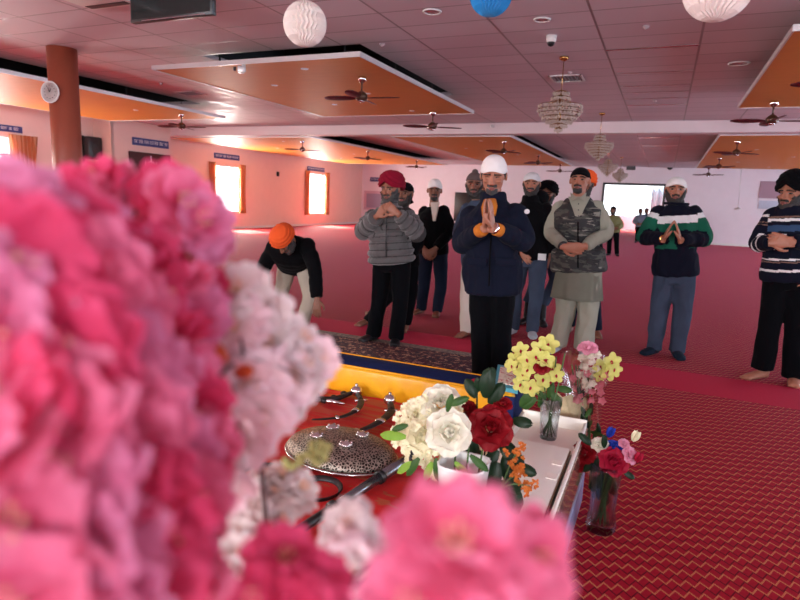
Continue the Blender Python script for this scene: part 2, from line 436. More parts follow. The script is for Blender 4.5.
raft(-14.9, -9.5, 14.9, 26.6, 'orange suspended panel beyond the beam along the left wall')

# round column with wall clock
M_col = plain('terracotta_paint', S(146, 72, 52), .45, vary=.05)
cc = V((-8.02, 6.08, 0))
bm = BM(); lathe(bm, [(.195, 0), (.195, H)], cc, n=40); tag(obj('column_1', bm, M_col), kind='structure', label='round terracotta brown column at left')
ck = thing('wall_clock', cc + V((.005, -.205, on_y(50, 92, 5.86).z)), 'white round clock hanging on the brown column', 'clock')
fm = frame_to(V((.2, -.98, 0)))
M_clockf = plain('clock_face', S(214, 186, 184), .5, vary=.03)
bm = BM(); lathe(bm, [(.142, 0), (.150, .02), (.138, .03), (.130, .022)], n=36, mat=fm); obj('rim', bm, M_white, ck)
bm = BM(); lathe(bm, [(.131, .015), (.131, .022)], n=36, mat=fm); obj('dial', bm, M_clockf, ck)
bm = BM()
for k in range(12):
    a = 2 * PI * k / 12; box(bm, fm @ V((.088 * math.cos(a), .088 * math.sin(a), .024)), (.008, .008, .008))
obj('hour_mark', bm, M_black, ck)
for (a, L) in ((1.1, .05), (2.0, .075)):
    bm = BM(); sweep(bm, [fm @ V((0, 0, .026)), fm @ V((L * math.cos(a), L * math.sin(a), .026))], [.004, .002], n=6); obj('clock_hand', bm, M_black, ck)

# ceiling fans
M_blade = plain('dark_maroon_blade', S(84, 30, 38), .35, vary=.1); M_bronze = plain('bronze_metal', (.12, .07, .05), .35, .7)
M_chrome = plain('chrome', (.8, .8, .82), .12, 1.0, vary=.03)
def make_fan(loc, label):
    r = thing('ceiling_fan', loc, label, 'fan', 'ceiling fans on the orange panels')
    bm = BM(); lathe(bm, [(.02, -.09), (.055, -.05), (.06, -.01), (.05, 0)], n=18); obj('canopy', bm, M_chrome, r)
    bm = BM(); lathe(bm, [(.013, -.2), (.013, -.05)], n=10); obj('rod', bm, M_bronze, r)
    bm = BM(); lathe(bm, [(.02, -.33), (.06, -.32), (.085, -.285), (.085, -.245), (.05, -.21), (.02, -.19)], n=20); obj('motor', bm, M_bronze, r)
    bm = BM(); lathe(bm, [(.0, -.345), (.04, -.335), (.05, -.322)], n=18); obj('hub_cap', bm, M_chrome, r)
    for k in range(4):
        bm = BM(); a = k * PI / 2 + .12; d = V((math.cos(a), math.sin(a), 0)); s = V((-math.sin(a), math.cos(a), 0)); R = []
        for i, (u, w) in enumerate(((.08, .018), (.14, .045), (.22, .062), (.36, .066), (.48, .055), (.55, .02))):
            c = d * u + V((0, 0, -.28)); tl = V((0, 0, .28 * w))
            R.append([c + s * w + tl, c + s * w + tl - V((0, 0, .006)), c - s * w - tl - V((0, 0, .006)), c - s * w - tl])
        loft(bm, R); obj('blade', bm, M_blade, r)
    return r
fans = [(-4.0, 7.55, 'ceiling fan nearest the camera on the top centre panel'), (-4.15, 10.7, 'ceiling fan on the top centre panel just before the beam'),
        (-4.1, 15.9, 'ceiling fan above the right of the navy jacket man, beyond the beam'), (-4.0, 20.1, 'ceiling fan above the white caps, second beyond the beam'), (-4.0, 24.6, 'smallest ceiling fan of the centre row near the camo vest man'),
        (-9.8, 10.2, 'ceiling fan at the end of the left panel over the brown door'), (-10.3, 15.7, 'ceiling fan over the left wall, first beyond the beam'), (-9.75, 19.0, 'ceiling fan left of the maroon turban, second beyond the beam'), (-9.75, 23.5, 'ceiling fan above the man in black coat and white cap'),
        (1.3, 10.45, 'ceiling fan on the top right panel just before the beam'), (1.36, 15.9, 'ceiling fan on the right panel, first beyond the beam'), (1.35, 20.7, 'ceiling fan on the right panel, second beyond the beam'), (1.33, 25.2, 'smallest ceiling fan on the right, over the green sweater man'),
        (1.62, 7.6, 'ceiling fan blade poking in at the top right edge')]
f0 = None
for i, (x, y, lb) in enumerate(fans):
    if f0 is None: f0 = make_fan(V((x, y, 3.09)), lb)
    else: dup(f0, V((x, y, 3.09)), rz=.35 * i, label=lb)

# chandeliers
for k_, (x0_, x1_) in enumerate(((-5.6, -4.3), (-.9, 2.2))):
    bm = BM(); rows = []
    for z in (.3, 1.6, 2.9): rows.append([V((x0_ + (x1_ - x0_) * i / 60, 42.5 + .1 * math.sin(i * .9), z)) for i in range(61)])
    loft(bm, rows, closed=False); o = obj('curtain', bm, plain('pale_blue_curtain', S(176, 200, 210), .8)); origin_to_base(o)
    tag(o, ('pale blue curtain seen through the left of the bright doorway', 'pale blue curtain seen through the right of the bright doorway')[k_], 'curtain')
t = NT('crystal_glass'); M_crys = t.bsdf((.88, .76, .66), .06, 0, Transmission_Weight=.35, IOR=1.5, Coat_Weight=.5)
M_gold = plain('gold_metal', S(196, 150, 90), .25, .9)
def make_chandelier(loc, label):
    r = thing('chandelier', loc, label, 'chandelier', 'crystal chandeliers along the centre'); rnd = random.Random(3)
    bm = BM(); lathe(bm, [(.02, -.05), (.06, -.03), (.06, 0)], n=16); obj('canopy', bm, M_gold, r)
    bm = BM(); sweep(bm, [(0, 0, -.04), (0, 0, -.45)], [.006, .006], n=6); obj('chain', bm, M_gold, r)
    tiers = [(-.44, .10), (-.50, .12), (-.56, .14), (-.60, .28), (-.655, .285), (-.70, .26), (-.75, .22), (-.80, .17), (-.85, .11), (-.90, .05)]
    bm = BM()
    for z, R in tiers:
        lathe(bm, [(R, z), (R - .008, z + .004), (R - .008, z - .004), (R, z)], n=24, cap=False)
        for a in range(4): sweep(bm, [(0, 0, z + .03), (R * math.cos(a * PI / 2 + z * 9), R * math.sin(a * PI / 2 + z * 9), z)], [.004, .004], n=5)
    sweep(bm, [(0, 0, -.44), (0, 0, -.9)], [.02, .02], n=8); obj('frame', bm, M_gold, r)
    bm = BM()
    for z, R in tiers:
        for sub in (1.0, .72, .4):
            Rr = R * sub; n = max(4, int(Rr * 2 * PI / .032))
            for i in range(n):
                a = 2 * PI * i / n + rnd.random() * .1; c = V((Rr * math.cos(a), Rr * math.sin(a), z - .01 - rnd.random() * .015)); s = .011
                vs = [bm.verts.new(c + V(p)) for p in ((0, 0, s * 1.2), (s, 0, 0), (0, s, 0), (-s, 0, 0), (0, -s, 0), (0, 0, -s * 2.4))]
                for q in ((0, 1, 2), (0, 2, 3), (0, 3, 4), (0, 4, 1), (5, 2, 1), (5, 3, 2), (5, 4, 3), (5, 1, 4)): bm.faces.new([vs[k] for k in q])
    o = obj('crystal_beads', bm, M_crys, r, smooth=False); o['kind'] = 'stuff'
    bm = BM(); ball(bm, (0, 0, -.94), .022, seg=10); obj('bottom_crystal', bm, M_crys, r)
    return r
ch = make_chandelier(V((-1.4, 8.2, H)), 'largest crystal chandelier, nearest the camera')
dup(ch, V((-1.38, 13.1, H)), .5, 'second crystal chandelier, hanging just under the beam line')
dup(ch, V((-1.75, 19.6, H)), .9, 'third crystal chandelier, beyond the beam')
dup(ch, V((-1.7, 24.3, H)), .2, 'smallest crystal chandelier, above the bright doorway')

# honeycomb paper balls
def paper(name, c):
    t = NT(name); p = t.coord(); x, y, z = t.xyz(p)
    return t.bsdf(c, .8, 0, Subsurface_Weight=0.0, Sheen_Weight=.1)
def honeycomb(px, py, rpx, d, c, label):
    ctr = at_d(px, py, d); R = rpx * d / F * .99
    r = thing('paper_ball', ctr, label, 'paper ball', 'honeycomb paper balls hung from the ceiling')
    bm = BM(); nl = 28; n = nl * 2; rows = []
    for k in range(1, 24):
        ph = PI * k / 24; rr = R * math.sin(ph); z = R * math.cos(ph); row = []
        for i in range(n):
            a = 2 * PI * i / n; cell = math.sin(k * PI / 2) * .055
            f = 1.0 if (i % 2 == 0) else .86
            row.append(V((rr * f * math.cos(a + cell), rr * f * math.sin(a + cell), z)))
        rows.append(row)
    loft(bm, rows); obj('paper_body', bm, paper(label.split()[0] + '_tissue_paper', c), r, smooth=False)
    bm = BM(); sweep(bm, [(0, 0, R * .95), (0, 0, H - ctr.z)], [.0015, .0015], n=5); obj('string', bm, M_white, r)
honeycomb(305, 24, 19.5, 4.4, (.82, .76, .70), 'white honeycomb paper ball left of centre')
honeycomb(491, -6, 19, 4.6, S(34, 140, 206), 'blue honeycomb paper ball at the top edge')
honeycomb(719, -15, 27.5, 3.6, (.84, .77, .72), 'white honeycomb paper ball at the top right edge')

# television hung from the ceiling
def tv():
    a = on_y(130.5, 22, 4.6); b = on_y(212, 15.5, 4.6); w = b.x - a.x; zb = (a.z + b.z) / 2
    r = thing('television', V(((a.x + b.x) / 2, 4.6, zb)), 'black television hanging from the ceiling at the top edge', 'television')
    bm = BM(); box2(bm, (-w / 2, 0, 0), (w / 2, .06, .52), bev=.008); sharp(obj('housing', bm, M_black, r))
    bm = BM(); box2(bm, (-w / 2 + .02, -.004, .03), (w / 2 - .02, .001, .5)); obj('screen', bm, plain('tv_screen', (.018, .024, .024), .12), r, smooth=False)
    bm = BM(); box2(bm, (-w * .35, -.006, .006), (w * .42, -.002, .014)); obj('silver_strip', bm, M_chrome, r, smooth=False)
    bm = BM(); sweep(bm, [(0, .05, .4), (0, .05, H - zb)], [.02, .02], n=8); obj('mount_pole', bm, M_black, r)
tv()
# recessed ceiling unit beside the television
p = on_z(100, -3, H)
r = thing('ceiling_unit', V((p.x, p.y - .15, H)), 'pale recessed air conditioner at the top left edge', 'air conditioner')
bm = BM(); box2(bm, (-.33, -.33, -.05), (.33, .33, 0), bev=.01); obj('cover', bm, M_white, r)
for y_ in (-.28, .2): bm = BM(); box2(bm, (-.28, y_, -.055), (.28, y_ + .08, -.045)); obj('vent_slot', bm, M_black, r, smooth=False)
# ceiling vents
def vent(px, py, sx, sy, label):
    p = on_z(px, py, H); r = thing('ceiling_vent', V((p.x, p.y, H)), label, 'vent', 'ceiling vents')
    bm = BM()
    for a, b in (((-sx, -sy, -.015), (sx, -sy + .03, 0)), ((-sx, sy - .03, -.015), (sx, sy, 0)), ((-sx, -sy, -.015), (-sx + .03, sy, 0)), ((sx - .03, -sy, -.015), (sx, sy, 0))): box2(bm, a, b)
    obj('vent_frame', bm, M_alu, r, smooth=False)
    bm = BM(); box2(bm, (-sx + .03, -sy + .03, -.004), (sx - .03, sy - .03, -.001)); obj('backing', bm, M_black, r, smooth=False)
    bm = BM()
    n = int(sx * 2 / .05)
    for i in range(1, n): box(bm, (-sx + i * 2 * sx / n, 0, -.008), (.012, 2 * sy - .06, .012))
    obj('slat', bm, plain('vent_slat', (.3, .26, .28), .4), r, smooth=False)
vent(567, 78, .24, .24, 'slatted ceiling vent behind the largest chandelier'); vent(190, 93, .26, .2, 'ceiling vent left of the centre panel')
# dome camera, box camera, downlights, detectors
p = on_z(551.5, 36, H + .0); r = thing('dome_camera', V((p.x, p.y, H)), 'white dome security camera on the ceiling above centre', 'camera')
bm = BM(); lathe(bm, [(.045, -.07), (.055, -.06), (.06, 0)], n=20); obj('housing', bm, M_white, r)
bm = BM(); lathe(bm, [(.0, -.115), (.025, -.108), (.042, -.085), (.045, -.068)], n=20); obj('lens_dome', bm, M_black, r)
p = on_z(240, 64, 3.1); r = thing('security_camera', V((p.x, p.y + .02, 3.085)), 'small box camera on the front edge of the centre panel', 'camera')
bm = BM(); box(bm, (0, 0, -.05), (.08, .1, .08), bev=.01, rot=Matrix.Rotation(.6, 3, 'Z')); obj('body', bm, M_alu, r)
bm = BM(); lathe(bm, [(.028, 0), (.024, .03)], (-.045, -.05, -.05), n=14, mat=frame_to(V((-.6, -.8, 0)))); obj('lens', bm, M_black, r)
bm = BM(); box(bm, (.045, 0, -.03), (.02, .06, .1), bev=.004); obj('bracket', bm, M_alu, r)
def downlight(px, py, R, label, z=None, g='round ceiling lights'):
    p = on_z(px, py, z or H); r = thing('ceiling_light', V((p.x, p.y, z or H)), label, 'ceiling light', g)
    bm = BM(); lathe(bm, [(R, -.004), (R * .96, -.016), (R * .78, -.016), (R * .74, -.004)], n=28, cap=False); obj('rim', bm, M_white, r)
    bm = BM(); lathe(bm, [(0, -.008), (R * .75, -.008), (R * .75, -.002)], n=28); obj('diffuser', bm, plain('light_diffuser', S(190, 140, 150), .4), r)
downlight(432, 11, .1, 'round ceiling light left of the blue paper ball'); downlight(542, 19, .09, 'round ceiling light right of the blue paper ball'); downlight(739, 63, .13, 'round ceiling light left of the top right panel')
M_detector = plain('aged_plastic', (.42, .34, .36), .5)
def det(px, py, label):
    p = on_z(px, py, H); bm = BM(); lathe(bm, [(.0, -.035), (.02, -.032), (.024, -.02), (.036, -.014), (.036, 0)], (p.x, p.y, H), n=16); o = obj('smoke_detector', bm, M_detector); origin_to_base(o); tag(o, label, 'smoke detector', 'smoke detectors on the ceiling')
for px_, py_, lb in ((646, 26, 'smoke detector left of the right paper ball'), (570, 72, 'smoke detector just in front of the slatted vent'), (382, 44, 'smoke detector above the centre panel corner'), (161, 83, 'smoke detector left of the left ceiling vent'), (655, 100, 'smoke detector in the middle lane before the beam')): det(px_, py_, lb)
# motion sensors on the beam and dark camera on the far wall
for i, (px_, py_, lb) in enumerate(((492, 126, 'small sensor on the beam above the white cap'), (745, 122, 'small sensor on the beam at right'))):
    p = on_y(px_, py_, 14.38); bm = BM(); box(bm, p, (.09, .05, .07), bev=.012); ball(bm, p + V((0, -.03, -.02)), .03, seg=10); o = obj('motion_sensor', bm, M_alu); origin_to_base(o); tag(o, lb, 'sensor', 'sensors on the beam')
p = on_y(670, 167, 29.9); bm = BM(); ball(bm, p, .13, seg=12); box(bm, p + V((0, .02, .1)), (.1, .1, .1), bev=.01); o = obj('security_camera', bm, M_black); origin_to_base(o); tag(o, 'black camera under the ceiling right of the doorway', 'camera')
# exit sign beyond the smallest chandelier
p = on_y(631, 168, 26.5); bm = BM(); box(bm, p, (.35, .05, .16), bev=.01); o = obj('hanging_sign', bm, plain('dark_sign', (.06, .06, .06), .5)); origin_to_base(o); tag(o, 'dark hanging sign above the bright doorway', 'sign')
# light lane : bright metal strips between the tiles of the middle bay
for i, (y, w) in enumerate(((7.93, .05), (9.32, .02), (10.3, .02), (10.85, .02), (11.45, .02), (12.15, .05), (15.4, .05), (17.6, .04), (19.8, .04))):
    bm = BM(); box2(bm, (-.86, y, H - .012), (.155, y + w, H + .002), bev=.003); o = obj('ceiling_strip', bm, M_chrome, smooth=False); origin_to_base(o)
    tag(o, ['widest bright strip nearest the camera in the middle ceiling bay', 'thin bright ceiling strip, second from the camera', 'thin bright ceiling strip, third from the camera', 'thin bright ceiling strip, fourth from the camera', 'thin bright ceiling strip, fifth from the camera', 'wide bright strip closing the middle bay before the beam', 'bright ceiling strip just beyond the beam', 'bright ceiling strip second beyond the beam', 'bright ceiling strip third beyond the beam'][i], 'ceiling strip', 'bright strips in the middle ceiling bay')
# things on the far walls
p = on_y(463, 207, YB - .05); bm = BM(); box(bm, p, (.95, .08, 1.5), bev=.02); o = obj('wall_screen', bm, M_black); origin_to_base(o); tag(o, 'tall black panel on the back wall left of the navy jacket man', 'wall panel')
p = on_y(775, 190, YB - .03); bm = BM(); box(bm, p, (1.15, .04, .72), bev=.01); o = obj('wall_reflection', bm, plain('mauve_reflection', S(168, 136, 150), .6, vary=.03)); origin_to_base(o); tag(o, 'mauve screen reflection on the back wall behind the black turban man', 'board')  # thin slab coloured as a faint screen reflection on the wall
p = on_y(772, 205, YB - .03); bm = BM(); box(bm, p, (1.0, .02, .35), bev=.005); o = obj('notice_sheet', bm, plain('pale_sheet', S(190, 196, 214), .6)); origin_to_base(o); tag(o, 'pale notice under the mauve reflection on the back wall', 'notice')
p = on_y(376, 201, YB - .03)
r = thing('poster', V((p.x, p.y, p.z - .5)), 'grey framed poster on the back wall beside the maroon turban', 'poster')
bm = BM(); box2(bm, (-.75, -.01, 0), (.75, .02, 1.05), bev=.01); obj('poster_frame', bm, plain('pale_frame', S(200, 170, 186), .5), r)
bm = BM(); box2(bm, (-.6, -.02, .12), (.6, -.012, .9)); obj('poster_sheet', bm, NT('poster_print').bsdf(S(150, 140, 165), .5), r, smooth=False)
t0_ = on_y(743, 154, 26.3); t1_ = on_y(738, 209, 26.3); t0_.z = H - .1
r = thing('pull_cord', t1_, 'thin cord hanging behind the right panel with a small disc at its end', 'cord')
bm = BM(); sweep(bm, [V((0, 0, .02)), t0_ - t1_ + V((0, 0, .1))], [.012, .012], n=6); obj('line', bm, M_alu, r)
bm = BM(); lathe(bm, [(.02, .06), (.14, .0), (.14, -.02), (.02, -.02)], n=16); obj('disc', bm, M_alu, r)
for x, px_, py_, zz, nm, lb in ((XL, 278, 172, 0, 'wall_socket', 'small dark box on the left wall between the windows'),):
    p = on_x(px_, 174, XL + .04); bm = BM(); box(bm, p, (.07, .14, .2), bev=.02); o = obj(nm, bm, M_black); origin_to_base(o); tag(o, lb, 'wall box')
# loudspeakers on the left wall seen behind the column
p = on_x(98, 153, -14.75); p.y -= .18; r = thing('loudspeaker', p - V((0, 0, .2)), 'black loudspeaker on the left wall right of the brown column', 'speaker')
bm = BM(); box2(bm, (-.1, -.22, 0), (.15, .22, .62), bev=.04); obj('cabinet', bm, M_black, r)
bm = BM(); lathe(bm, [(.0, 0), (.14, .01), (.15, .0)], (.16, 0, .3), n=20, mat=frame_to(V((1, 0, 0)))); obj('driver', bm, plain('speaker_cone', (.03, .03, .03), .7), r)
bm = BM(); box2(bm, (-.24, -.05, .25), (-.1, .05, .45)); obj('bracket', bm, M_alu, r, smooth=False)
p = on_x(81, 150, -14.95); bm = BM(); box(bm, p, (.1, .2, .8), bev=.02); o = obj('column_loudspeaker', bm, M_black); origin_to_base(o); tag(o, 'narrow black column speaker beside the brown column', 'speaker')
# ================================================================== PEOPLE
def remesh_bm(bm, vox, smooth_it=2):
    me = bpy.data.meshes.new('tmp'); bm.to_mesh(me); bm.free()
    o = bpy.data.objects.new('tmp', me); COL.objects.link(o)
    m = o.modifiers.new('r', 'REMESH'); m.mode = 'VOXEL'; m.voxel_size = vox
    if smooth_it:
        s = o.modifiers.new('s', 'SMOOTH'); s.iterations = smooth_it; s.factor = .5
    dg = bpy.context.evaluated_depsgraph_get(); me2 = bpy.data.meshes.new_from_object(o.evaluated_get(dg))
    bpy.data.objects.remove(o); bpy.data.meshes.remove(me)
    b = bmesh.new(); b.from_mesh(me2); bpy.data.meshes.remove(me2); return b
def wrinkle(bm, amp, scale=9.0, stretch=(1, 1, .45), seed=0.0):
    bm.normal_update()
    for v in bm.verts:
        p = V((v.co.x * stretch[0] + seed, v.co.y * stretch[1], v.co.z * stretch[2])) * scale
        a = noise.noise(p) + .5 * noise.noise(p * 2.3)
        a = (1 - abs(a) * 2.2)                      # ridged folds
        v.co += v.normal * (a * amp)
SKIN = [S(150, 98, 76), S(165, 110, 86), S(128, 82, 62)]
def skin_mat(i):
    t = NT('skin'); p = t.coord(); c = SKIN[i]
    cc = t.mix(t.noise(p, 30, 3), tuple(v * .85 for v in c), tuple(min(1, v * 1.12) for v in c))
    return t.bsdf(cc, .5, 0, Subsurface_Weight=.08, Subsurface_Radius=(.02, .008, .004), Subsurface_Scale=.5)
M_skin = [skin_mat(i) for i in range(3)]
M_brow = plain('dark_hair', (.012, .010, .009), .7); M_eye = plain('eye_white', (.22, .19, .18), .3); M_iris = plain('dark_iris', (.01, .008, .006), .2)
M_lip = plain('lip', S(130, 70, 64), .45)
M_hair = NT('beard_hair'); _p = M_hair.coord(); _n = M_hair.noise(M_hair.mapping(_p, scale=(1, 1, .3)), 240, 2)
M_hair = M_hair.bsdf(M_hair.mix(_n, (.008, .007, .006), (.05, .042, .038)), .75, 0, bump=_n, bump_s=.6)
M_greyhair = NT('grey_beard_hair'); _p = M_greyhair.coord(); _n = M_greyhair.noise(_p, 200, 2)
M_greyhair = M_greyhair.bsdf(M_greyhair.mix(_n, (.015, .015, .015), (.085, .082, .08)), .75, 0, bump=_n, bump_s=.6)

def head_parts(bm, mat, k):
    """head in a local frame: chin at z 0, crown at z .235, face towards -y"""
    tmp = BM()
    ball(tmp, (0, .012, .140), (.074, .094, .092), seg=24)
    ball(tmp, (0, -.012, .085), (.062, .072, .075), seg=20)
    ball(tmp, (0, -.040, .040), (.044, .046, .038), seg=16)
    ball(tmp, (0, -.066, .022), (.020, .018, .017), seg=10)                        # chin
    sweep(tmp, [(0, -.082, .133), (0, -.096, .108), (0, -.112, .086), (0, -.098, .078)], [(.009, .009), (.011, .011), (.0145, .012), (.013, .007)], lat=(1, 0, 0), n=10)
    for s in (-1, 1):
        ball(tmp, (s * .013, -.097, .084), (.009, .010, .008), seg=8)             # nostrils
        sweep(tmp, [(s * .012, -.087, .141), (s * .034, -.084, .147), (s * .056, -.066, .140)], [.008, .010, .007], n=8)   # brow ridge
        ball(tmp, (s * .040, -.062, .098), (.020, .020, .016), seg=10)            # cheek
        ball(tmp, (s * .077, .012, .115), (.008, .017, .029), seg=12, rot=Matrix.Rotation(s * .25, 3, 'Z'))   # ear
    ball(tmp, (0, -.086, .057), (.021, .010, .006), seg=10); ball(tmp, (0, -.084, .048), (.018, .010, .006), seg=10)
    for v in tmp.verts: v.co = mat @ V((v.co.x * k * 1.07, v.co.y * k, v.co.z * k))
    me = bpy.data.meshes.new('h'); tmp.to_mesh(me); tmp.free(); bm.from_mesh(me); bpy.data.meshes.remove(me)
def hand_parts(bm, w, d, nrm, k, thumb, curl=.25, spread=.06, long=1.0):
    """w wrist, d finger direction, nrm palm-facing normal, thumb +-1 along side"""
    d = d.normalized(); nrm = (nrm - d * nrm.dot(d)).normalized(); s = d.cross(nrm) * thumb
    sweep(bm, [w - d * .03 * k, w + d * .01 * k, w + d * .05 * k, w + d * .088 * k], [(.026 * k, .020 * k), (.029 * k, .018 * k), (.040 * k, .015 * k), (.039 * k, .012 * k)], lat=s, n=14)
    L = [.074, .083, .077, .060]
    for i in range(4):
        off = (1.5 - i) * .0195 * k; root = w + d * (.078 + (.004 if i in (1, 2) else 0)) * k + s * off
        dir_ = (d + s * (1.5 - i) * spread).normalized(); ax = s
        p = [root]; cur = dir_; seg = [.45, .32, .25]; a = 0
        for q in range(3):
            a += curl * (1.0 if q else .7)
            cur = (dir_ * math.cos(a) + nrm * math.sin(a)).normalized()
            p.append(p[-1] + cur * L[i] * seg[q] * k * long)
        sweep(bm, p, [.0088 * k, .0084 * k, .0078 * k, .0062 * k], n=8); ball(bm, p[-1], .0070 * k, seg=8)
    tb = w + d * .02 * k + s * .026 * k
    t1 = tb + (d * .55 + s * .75 + nrm * .25).normalized() * .034 * k; t2 = t1 + (d * .9 + s * .3 + nrm * .3).normalized() * .030 * k; t3 = t2 + (d + nrm * .3).normalized() * .024 * k
    sweep(bm, [tb - d * .01 * k, t1, t2, t3], [.0135 * k, .012 * k, .0105 * k, .008 * k], n=8); ball(bm, t3, .008 * k, seg=8)
def foot_parts(bm, an, fd, k, big=1.0, h=1.0):
    """foot under ankle an, pointing along horizontal fd"""
    fd = V((fd.x, fd.y, 0)).normalized(); z0 = an.z
    sweep(bm, [V((an.x, an.y, z0 + .02)) - fd * .055 * k, V((an.x, an.y, .04 * k)) - fd * .03 * k, V((an.x, an.y, .036 * k)) + fd * .05 * k, V((an.x, an.y, .028 * k)) + fd * .12 * k, V((an.x, an.y, .02 * k)) + fd * .175 * k],
          [(.03 * k * big, .03 * k), (.036 * k * big, .040 * k * h), (.042 * k * big, .034 * k * h), (.048 * k * big, .026 * k * h), (.036 * k * big, .018 * k * h)], lat=fd.cross(V((0, 0, 1))), n=14)
    sweep(bm, [V((an.x, an.y, .035 * k)) , V((an.x, an.y, an.z + .06))], [.036 * k * big, .036 * k], n=12)

def person(s):
    Y = s['Y']; P = lambda q, dy=0.0: on_y(q[0], q[1], Y + dy)
    k = s.get('k', 1.0)
    dl = s.get('dy', {})
    J = {}
    for nm in ('sh', 'el', 'wr', 'hip', 'kn', 'an'):
        dys = dl.get(nm, (0, 0)); J[nm] = [P(s[nm][i], dys[i]) for i in (0, 1)]
    for i in (0, 1): J['an'][i].z = max(.09 * k, J['an'][i].z)
    eye = P(s['eye'], dl.get('eye', -.07))
    yaw = s.get('yaw', 0); pitch = s.get('pitch', 0); roll = s.get('roll', 0)
    # by default faces look towards the camera side (-y)
    Rm = Matrix.Rotation(yaw, 3, 'Z') @ Matrix.Rotation(roll, 3, 'Y') @ Matrix.Rotation(pitch, 3, 'X')
    hk = s.get('hk', 1.1)
    hm = Matrix.Translation(eye) @ Rm.to_4x4() @ Matrix.Translation(V((0, .07, -.125)) * hk)
    base = V(((J['an'][0].x + J['an'][1].x) / 2, (J['an'][0].y + J['an'][1].y) / 2, 0))
    root = thing('person', base, s['label'], 'person')
    T = Matrix.Translation(-base)
    def fin(bm): 
        for v in bm.verts: v.co -= base
        return bm
    _up0 = ((J['sh'][0] + J['sh'][1]) - (J['hip'][0] + J['hip'][1])).normalized(); _c0 = (J['sh'][0] + J['sh'][1]) / 2
    for i in (0, 1): J['sh'][i] = J['sh'][i] - _up0 * .042 * k + (_c0 - J['sh'][i]).normalized() * .022
    shc = (J['sh'][0] + J['sh'][1]) / 2; hpc = (J['hip'][0] + J['hip'][1]) / 2
    lat = (J['sh'][1] - J['sh'][0]).normalized(); latp = (J['hip'][1] - J['hip'][0]).normalized()
    shw = (J['sh'][1] - J['sh'][0]).length / 2
    neck0 = shc + (shc - hpc).normalized() * .085
    skullb = hm @ V((0, .03 * hk, .06 * hk)); up = (shc - hpc).normalized()
    fwd = s.get('fwd', V((0, -1, 0)))
    belly = s.get('belly', 0.0)
    def torso(bm, g, z_hem=None, mod=None, wide=1.0):
        """torso loft with clothing clearance g; hem: fraction below hips (metres)"""
        n = 22; pts = []; rad = []
        if mod: n = 70
        L = (shc - hpc).length; lo = -.06 if z_hem is None else -z_hem
        top = L + s.get('nt', .085) * k
        for i in range(n):
            u = lo + (top - lo) * i / (n - 1); f = u / L
            c = hpc + up * u + fwd * (.02 * math.sin(max(0, min(1, f)) * PI))
            a = (.148 + .018 * max(0, 1 - abs(f - .05) * 3)) * k * wide
            if f > .35: a = (.150 + (shw + .015 - .150) * min(1, (f - .35) / .45)) if shw > .15 else .15 * k
            a = max(a, .13); b = (.105 + .022 * math.exp(-((f - .72) / .25) ** 2) + belly * math.exp(-((f - .3) / .28) ** 2)) * k
            if u > L - .03:
                q = min(1, (u - L + .03) / (top - L + .03)); a = a * (1 - .66 * q ** .95); b = b * (1 - .40 * q)
            a += g; b += g
            if mod: m_ = mod(u); a += m_; b += m_
            pts.append(c); rad.append((a, b))
        pts[-1] = pts[-1] + up * .005
        sweep(bm, pts, rad, lat=lat, n=28)
    def arm(bm, i, g, upto=1.0, mod=None, cuff=1.0):
        a, e, w = J['sh'][i], J['el'][i], J['wr'][i]; inw = (shc - a).normalized() * .03
        w2 = e + (w - e) * upto
        path = smoothpath([a + inw, a + (e - a) * .5, e, e + (w2 - e) * .5, w2], 5); n = len(path)
        rr = lerps([.054 * k, .049 * k, .042 * k, .038 * k, .029 * k], n); out = []
        acc = 0
        for j, r in enumerate(rr):
            if j: acc += (path[j] - path[j - 1]).length
            out.append(r + g * (1 if j < n - 2 else cuff) + (mod(acc) if mod else 0))
        sweep(bm, path, out, n=16); ball(bm, a + inw * .3, .056 * k + g * .75, seg=14)
    def leg(bm, i, g, upto=1.0, flare=0.0):
        h, kn, an = J['hip'][i], J['kn'][i], J['an'][i]
        a2 = kn + (an - kn) * upto; a2 = V((a2.x, a2.y, max(.035, a2.z - (.045 if upto == 1.0 else 0)))) if s.get('feet', 'shoe') != 'none' else a2
        path = smoothpath([h + V((0, 0, .03)), h + (kn - h) * .5, kn, kn + (a2 - kn) * .45, a2], 5)
        rr = lerps([.080 * k, .070 * k, .055 * k, .049 * k, .040 * k], len(path)); m = len(rr)
        sweep(bm, path, [r + g + flare * (j / (m - 1)) ** 2 for j, r in enumerate(rr)], n=16)
    def pelvis(bm, g):
        sweep(bm, [hpc - up * .09, hpc - up * .03, hpc + up * .06, hpc + up * .12], [(.12 * k + g, .088 * k + g), (.15 * k + g, .105 * k + g), (.15 * k + g, .103 * k + g), (.145 * k + g, .10 * k + g)], lat=latp, n=24)
    # ---- body
    bm = BM()
    torso(bm, -.012); pelvis(bm, -.008)
    sweep(bm, [shc - up * .03, neck0 + (skullb - neck0) * .3, skullb], [(.075 * k, .062 * k), (.055 * k, .055 * k), (.052 * k, .056 * k)], lat=lat, n=18)
    head_parts(bm, hm, hk)
